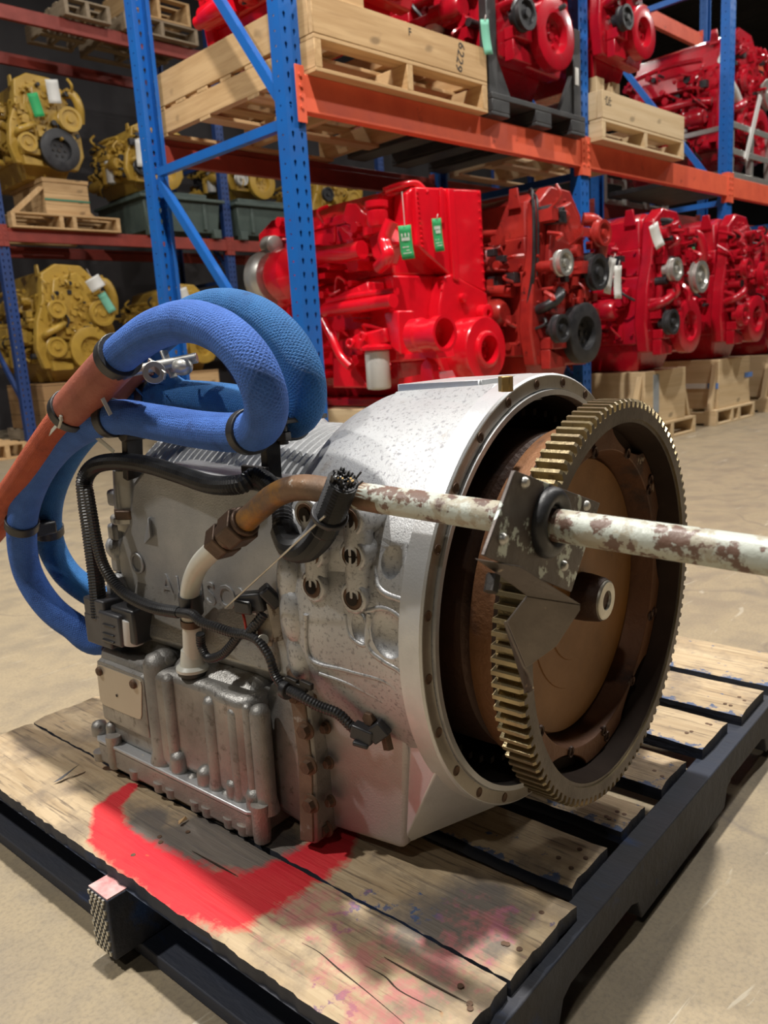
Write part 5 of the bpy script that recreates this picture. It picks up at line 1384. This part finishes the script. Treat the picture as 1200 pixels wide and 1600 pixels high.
E(G().tube([SB(505, 500, 3.0), SB(520, 530, 2.99), SB(532, 556, 2.99), SB(548, 573, 3.0)], .024, 12, 5), 'dipstick_tube', 'red', 0, smooth=60)
fl = SB(590, 568, 2.99)
E(G().lathe([(-.135, .03), (-.13, .058), (-.12, .064), (.06, .064), (.066, .058)], fl, (0, 0, 1), 28), 'oil_filter', 'filter', 0)
E(G().lathe([(.066, .06), (.07, .085), (.085, .085), (.10, .06)], fl, (0, 0, 1), 24), 'filter_base', 'red', 0)
E(G().hull([SB(*q, 3.0) + Vector((d, 0, 0)) for q in ((545, 530), (556, 522), (600, 512), (604, 535), (560, 548), (548, 545)) for d in (0, .14)]), 'filter_head', 'red', .012)
for px, py in ((549, 536), (568, 526)): 
    a = SB(px, py, 2.985); E(G().ring(a, a + Vector((-.02, -.004, 0)), .026, .014, 16), 'port_ring', 'red', .002)
a = SB(648, 525, 3.0); b = SB(692, 521, 3.0)
E(G().lathe([(-.03, .05), (0, .085), (.05, .085), (.06, .075), (.15, .075), (.16, .088), (.20, .088), (.20, .072), (.12, .065), (.12, 0)], a, b - a, 26), 'air_pump', 'red', 0)
E(G().hull([SB(*q, 3.02) + Vector((d, 0, 0)) for q in ((600, 488), (622, 485), (626, 555), (612, 545), (606, 500)) for d in (0, .12)]), 'bracket_column', 'red', .008)
E(G().hull([SB(*q, 3.05) + Vector((d, 0, 0)) for q in ((618, 555), (680, 545), (684, 560), (622, 562)) for d in (0, .14)]), 'pump_shelf', 'red', .006)
E(G().hull([SB(*q, 3.08) + Vector((d, 0, 0)) for q in ((520, 560), (545, 555), (560, 590), (575, 606), (520, 606)) for d in (0, .14)]), 'engine_mount', 'red', .008)
E(G().prism([tuple(SB(*q, 3.04).yz) for q in ((655, 600), (657, 570), (666, 558), (675, 570), (678, 600))], 0, 3.04 - 3.55, 3.04 - 3.55 + .05), 'mount_ear', 'red', .006)
E(G().hull([SB(*q, 3.08) + Vector((d, 0, 0)) for q in ((622, 592), (680, 580), (690, 600), (622, 605)) for d in (0, .14)]), 'mount_foot', 'red', .008)
# turbo at the rear end of the flank
tcx = SB(445, 432, 3.02)
E(G().lathe([(-.20, .06), (-.16, .10), (-.12, .155), (-.02, .16), (.04, .13), (.07, .11)], tcx, (0, 1, 0), 30), 'turbo_housing', 'red', 0)
tz = tcx + Vector((0, .11, 0))
E(G().lathe([(-.04, .10), (-.03, .145), (0, .16), (.03, .165), (.07, .16), (.075, .14), (.03, .13), (.02, .05), (.02, 0)], tz, (0, 1, 0), 34), 'turbo_inlet_ring', 'silver', 0)
g = G()
for k in range(10):
    a = 2 * pi * k / 10; g.bar(tz + Vector((.03 * cos(a), .05, .03 * sin(a))), tz + Vector((.125 * cos(a), .05, .125 * sin(a))), .012, .03, (0, 1, 0))
E(g, 'compressor_fins', 'red', 0)
a = SB(424, 383, 3.04); E(G().lathe([(-.05, .045), (-.045, .052), (.05, .052), (.06, .044)], a, (.2, 1, .1), 18), 'silver_coupling', 'silver', 0)
E(G().tube([SB(430, 500, 3.1), SB(440, 470, 3.06), SB(462, 460, 3.06)], .05, 12, 5), 'turbo_drain', 'red', 0, smooth=60)
E(G().hull([SB(*q, 3.1) + Vector((d, 0, 0)) for q in ((440, 520), (480, 500), (485, 590), (445, 600), (425, 560)) for d in (0, .2)]), 'flywheel_housing', 'red', .012)
E(G().lathe([(-.08, .10), (0, .12), (.03, .1)], SB(405, 575, 3.2), (-1, .2, 0), 24), 'starter_cover', 'red', 0)
rnd = random.Random(77); g = G()
for k in range(120):
    px, py = rnd.uniform(430, 690), rnd.uniform(345, 600); p = SB(px, py, rnd.uniform(3.06, 3.15)); s = rnd.uniform(.008, .03)
    if p.y < .05 or p.y > 1.1: continue
    c_ = rnd.random()
    if c_ < .5: g.cyl(p + Vector((.12, 0, 0)), p - Vector((rnd.uniform(0, .03), 0, 0)), s, n=8)
    elif c_ < .8: g.box(p.x - s, p.y - s * 1.5, p.z - s * .8, p.x + .12, p.y + s * 1.5, p.z + s * .8)
    else: g.tube([p, p + Vector((-.03, rnd.uniform(-.08, .08), rnd.uniform(-.06, .06))), p + Vector((.02, rnd.uniform(-.16, .16), rnd.uniform(-.12, .12)))], .009, 6, 4)
o = E(g, 'small_fittings', 'red', .003); o['kind'] = 'stuff'

def hang_tag(label, px, py, w, h, yaw_plane, mat='tag_green', rot=.12, string=.12, prints=True, ax=1, name='hang_tag'):
    p = at(px, py, ax, yaw_plane)
    r = empty(name, p, label, 'tag')
    r.rotation_euler = (0, rot, -.35)
    g = G(); n = 6
    vs = []
    for i in range(n + 1):
        z = -h * i / n; y = .010 * sin(i / n * 2.6)
        vs += [(-w / 2, y, z), (w / 2, y + .004, z)]
    g.add(vs, [(2 * i, 2 * i + 1, 2 * i + 3, 2 * i + 2) for i in range(n)])
    o = g.build('tag_card', M[mat], r, smooth=60); sm = o.modifiers.new('t', 'SOLIDIFY'); sm.thickness = .0015
    if prints:
        g = G(); rd = random.Random(int(px))
        for k, z in enumerate((.30, .42, .62, .72, .80)):
            y = .010 * sin(z * 2.6) - .0022
            for j in range(5):
                x = -w * .32 + j * w * .13
                if rd.random() < .8: g.box(x, y - .0006, -h * z - h * .03, x + w * .09, y, -h * z + (h * .07 if k < 2 else 0))
        o2 = g.build('printing', M['tag_white'], r, smooth=0); o2['kind'] = 'stuff'
    if string: G().tube([(0, .0, -.006), (.004, -.006, string * .5), (.012, .0, string)], .0022, 5, 4).build('string', M['string'], r)
    return r
hang_tag('green tag with white print on a string, left one on the big red engine', 632, 352, .075, .165, 2.94, rot=-.10, string=.16)
hang_tag('narrow green tag on the flat gear case of the big red engine', 682, 341, .058, .17, 2.98, rot=-.10, string=.02)

# --- the rest of the red row
engine('diesel_engine', 'dark red engine with black pulleys and hanging black hoses, second in the lower row', (4.37, 2.84, .47), .74, 1.15, 1.16, 'red3', 21, damper='black', group='red engines in the lower row', pulleys=4, hoses=True, alt=('black', 'black', 'silver', 'red3'))
engine('diesel_engine', 'crimson engine with white tags, third in the lower row', (5.53, 2.72, .50), .75, 1.12, 1.07, 'red2', 33, group='red engines in the lower row', pulleys=3, alt=('silver', 'black', 'silver'))
engine('diesel_engine', 'crimson engine with a green tag on its corner, fourth in the lower row', (6.73, 2.72, .52), .735, 1.12, 1.09, 'red2', 45, group='red engines in the lower row', pulleys=3, alt=('red2', 'red2', 'red2'))
engine('diesel_engine', 'crimson engine cut off by the right edge, fifth in the lower row', (7.86, 2.72, .50), .735, 1.12, 1.09, 'red2', 57, group='red engines in the lower row', pulleys=2, alt=('red2', 'red2'))
engine('diesel_engine', 'farthest crimson engine of the lower row', (9.02, 2.72, .0), .70, 1.12, 1.55, 'red2', 61, group='red engines in the lower row', pulleys=2, alt=('red2', 'red2'))
hang_tag('white tag on the upper corner of the third red engine', 1021, 350, .085, .16, 2.64, 'tag_white', -.45, .03, False)
hang_tag('white tag hanging left of the pulleys of the third red engine, rear one', 958, 403, .06, .22, 2.70, 'tag_white', .2, .03, False)
hang_tag('white tag hanging left of the pulleys of the third red engine, front one', 966, 415, .06, .20, 2.66, 'tag_white', -.02, .03, False)
hang_tag('curled green tag beside the fourth red engine', 1088, 385, .09, .20, 2.68, 'tag_green', -.15, .03, False)
# upper shelf
engine('diesel_engine', 'red engine standing in the big pine box pallet, mostly above the frame', (3.15, 3.12, 2.36), .80, 1.0, 1.1, 'red', 71, group='engines on the upper shelf', pulleys=2, alt=('red', 'red'))
engine('diesel_engine', 'red engine with a large round damper on the black steel pallet', (4.34, 3.00, 2.20), .80, 1.1, 1.1, 'red2', 83, damper='red', group='engines on the upper shelf', pulleys=3, alt=('red2', 'black', 'red2'))
engine('diesel_engine', 'red engine on the stamped pine crate, right of the middle blue post', (5.37, 2.98, 2.42), .64, 1.05, 1.05, 'red2', 95, damper='red', group='engines on the upper shelf', pulleys=3, alt=('red2', 'black', 'silver'))
engine('diesel_engine', 'maroon engine with a white hose in the silver cage, top right', (7.93, 3.20, 2.11), .95, 1.0, 1.2, 'red2', 107, group='engines on the upper shelf', pulleys=3, alt=('silver', 'red2', 'red2'))
hang_tag('pale mint tag hanging beside the round damper on the upper shelf', 757, 30, .055, .17, 2.9, 'tag_mint', -.15, .02, False)
o = hang_tag('small yellow tag among the upper red engines', 842, 35, .03, .05, 2.9, 'yellow_paint', .1, .05, False)
# silver cage around the maroon engine
r = empty('steel_cage', (7.30, 3.02, Z1), 'open silver steel cage at the right edge, on the upper beam', 'cage'); sm_ = M['silver']
for x in (0, .42, .84, 1.26):
    for y in (0, 1.2): G().box(x, y, .0, x + .05, y + .05, .44).build('upright', sm_, r, bevel=.003)
for z in (.0, .19, .40):
    for y in (-.001, 1.252): G().box(.0, y - .012, z + .001, 1.31, y - .001, z + .05).build('rail', sm_, r, bevel=.003)
for x in (.0, 1.27): G().box(x, .051, .40, x + .04, 1.199, .44).build('side_rail', sm_, r, bevel=.003)
G().box(.06, .06, .05, 1.25, 1.19, .09).build('cage_floor', M['black_pallet'], r, bevel=.003)
p = at(1130, 110, 1, 3.16)
o = G().tube([(-.02, 0, .10), (.04, -.02, .06), (.05, -.02, -.08), (.14, -.03, -.16), (.30, -.02, -.26)], .05, 12, 6).build('white_hose', M['filter'], loc=p, smooth=60); tag(o, 'thick white hose draped over the maroon engine, top right', 'hose')
a = at(1188, 150, 1, 3.0); b = at(1165, 250, 1, 3.0)
o = G().bar((0, 0, 0), b - a, .05, .015, (0, 1, 0)).build('white_strap', M['filter'], loc=a); tag(o, 'white slanted strap on the silver cage at the right edge', 'strap')

# --- yellow engines on the back row
a, x0, x1 = crate_up
engine('yellow_engine', 'yellow engine with a black pulley on the strapped crate, upper left', (at(66, 285, 1, BY).x + .12, BY + .05, 2.70), .84, 1.1, .98, 'yellow', 201, damper='black', pulleys=2, alt=('yellow', 'yellow'), group='yellow engines')
engine('yellow_engine', 'yellow engine standing in the left grey-green bin', (at(255, 290, 1, BY).x, BY + .15, 2.70), .80, .9, .72, 'yellow', 213, pulleys=3, alt=('yellow', 'black', 'silver'), group='yellow engines')
engine('yellow_engine', 'yellow engine standing in the right grey-green bin', (at(405, 300, 1, BY).x, BY + .15, 2.72), .80, .9, .66, 'yellow', 225, pulleys=3, alt=('yellow', 'silver', 'black'), group='yellow engines')
engine('yellow_engine', 'yellow engine with a round pulley seen above the big red engine', (at(520, 310, 1, BY).x + .16, BY + .15, 2.19), .95, .9, 1.06, 'yellow', 237, pulleys=3, alt=('yellow', 'yellow', 'black'), group='yellow engines')
engine('yellow_engine', 'large yellow engine with tags on the floor crate, lower left', (at(125, 590, 1, BY).x + .03, BY + .02, .63), .98, 1.2, 1.20, 'yellow', 249, pulleys=3, alt=('yellow', 'yellow', 'yellow'), group='yellow engines')
engine('yellow_engine', 'yellow engine seen through the blue hose loop', (at(312, 590, 1, BY).x - .05, BY + .02, .645), .78, 1.1, 1.0, 'yellow', 261, pulleys=3, alt=('yellow', 'yellow', 'yellow'), group='yellow engines')
M['tag_cream'] = M['tag_white']
hang_tag('green tag on the upper left yellow engine', 50, 145, .10, .22, BY - .12, 'tag_green', -.2, .05, False)
hang_tag('white card on the upper left yellow engine', 80, 124, .12, .22, BY - .12, 'tag_white', -.05, 0, False)
hang_tag('white tag on the engine in the left bin, beside the rear blue post', 218, 218, .10, .28, BY - .05, 'tag_white', .02, .05, False)
hang_tag('white tag on the lower left yellow engine', 143, 434, .16, .13, BY - .24, 'tag_white', -.5, .10, False)
hang_tag('green tag on the lower left yellow engine', 158, 458, .09, .22, BY - .17, 'tag_mint', -.45, .05, False)
hang_tag('white tag on the yellow engine behind the blue post', 284, 450, .11, .20, BY - .17, 'tag_white', -.25, .03, False)
# loads further along the back row, behind the red row
for i, (x, z, lb, mt) in enumerate(((9.7, 2.22, 'dim grey machine behind the middle blue post', 'black_pallet'), (12.5, 2.22, 'dim machine on the back row behind the third red engine', 'red2'), (15.4, 2.22, 'dim machine on the back row at the far right', 'black_pallet'),
                                    (9.9, .03, 'dim yellow engine low on the back row behind the red row', 'yellow'))):
    engine('stored_engine', lb, (x, BY + .1, z - .03), .9, 1.0, .9, mt, 300 + i * 7, pulleys=2, filt=True)

for i in range(3):
    p = at((1022, 1031, 1043)[i], 326, 1, 4.235)
    o = G().box(-.05, -.006, -.075, .045, .006, .075).hull([(-.05, -.006, .02), (.07, -.006, .05), (-.05, .006, .02), (.07, .006, .05), (.04, -.006, .075), (.04, .006, .075)]).build('orange_strap', M['orange_strap'] if 'orange_strap' in M else M.setdefault('orange_strap', pm('orange_strap', (.85, .20, .03), None, 6, .5)), bevel=.004, loc=(p.x, 4.235, 1.93))
    tag(o, ('leftmost', 'middle', 'rightmost')[i] + ' of three bright orange straps on the shaded rear beam above the third red engine', 'strap', 'orange straps on the rear beam')
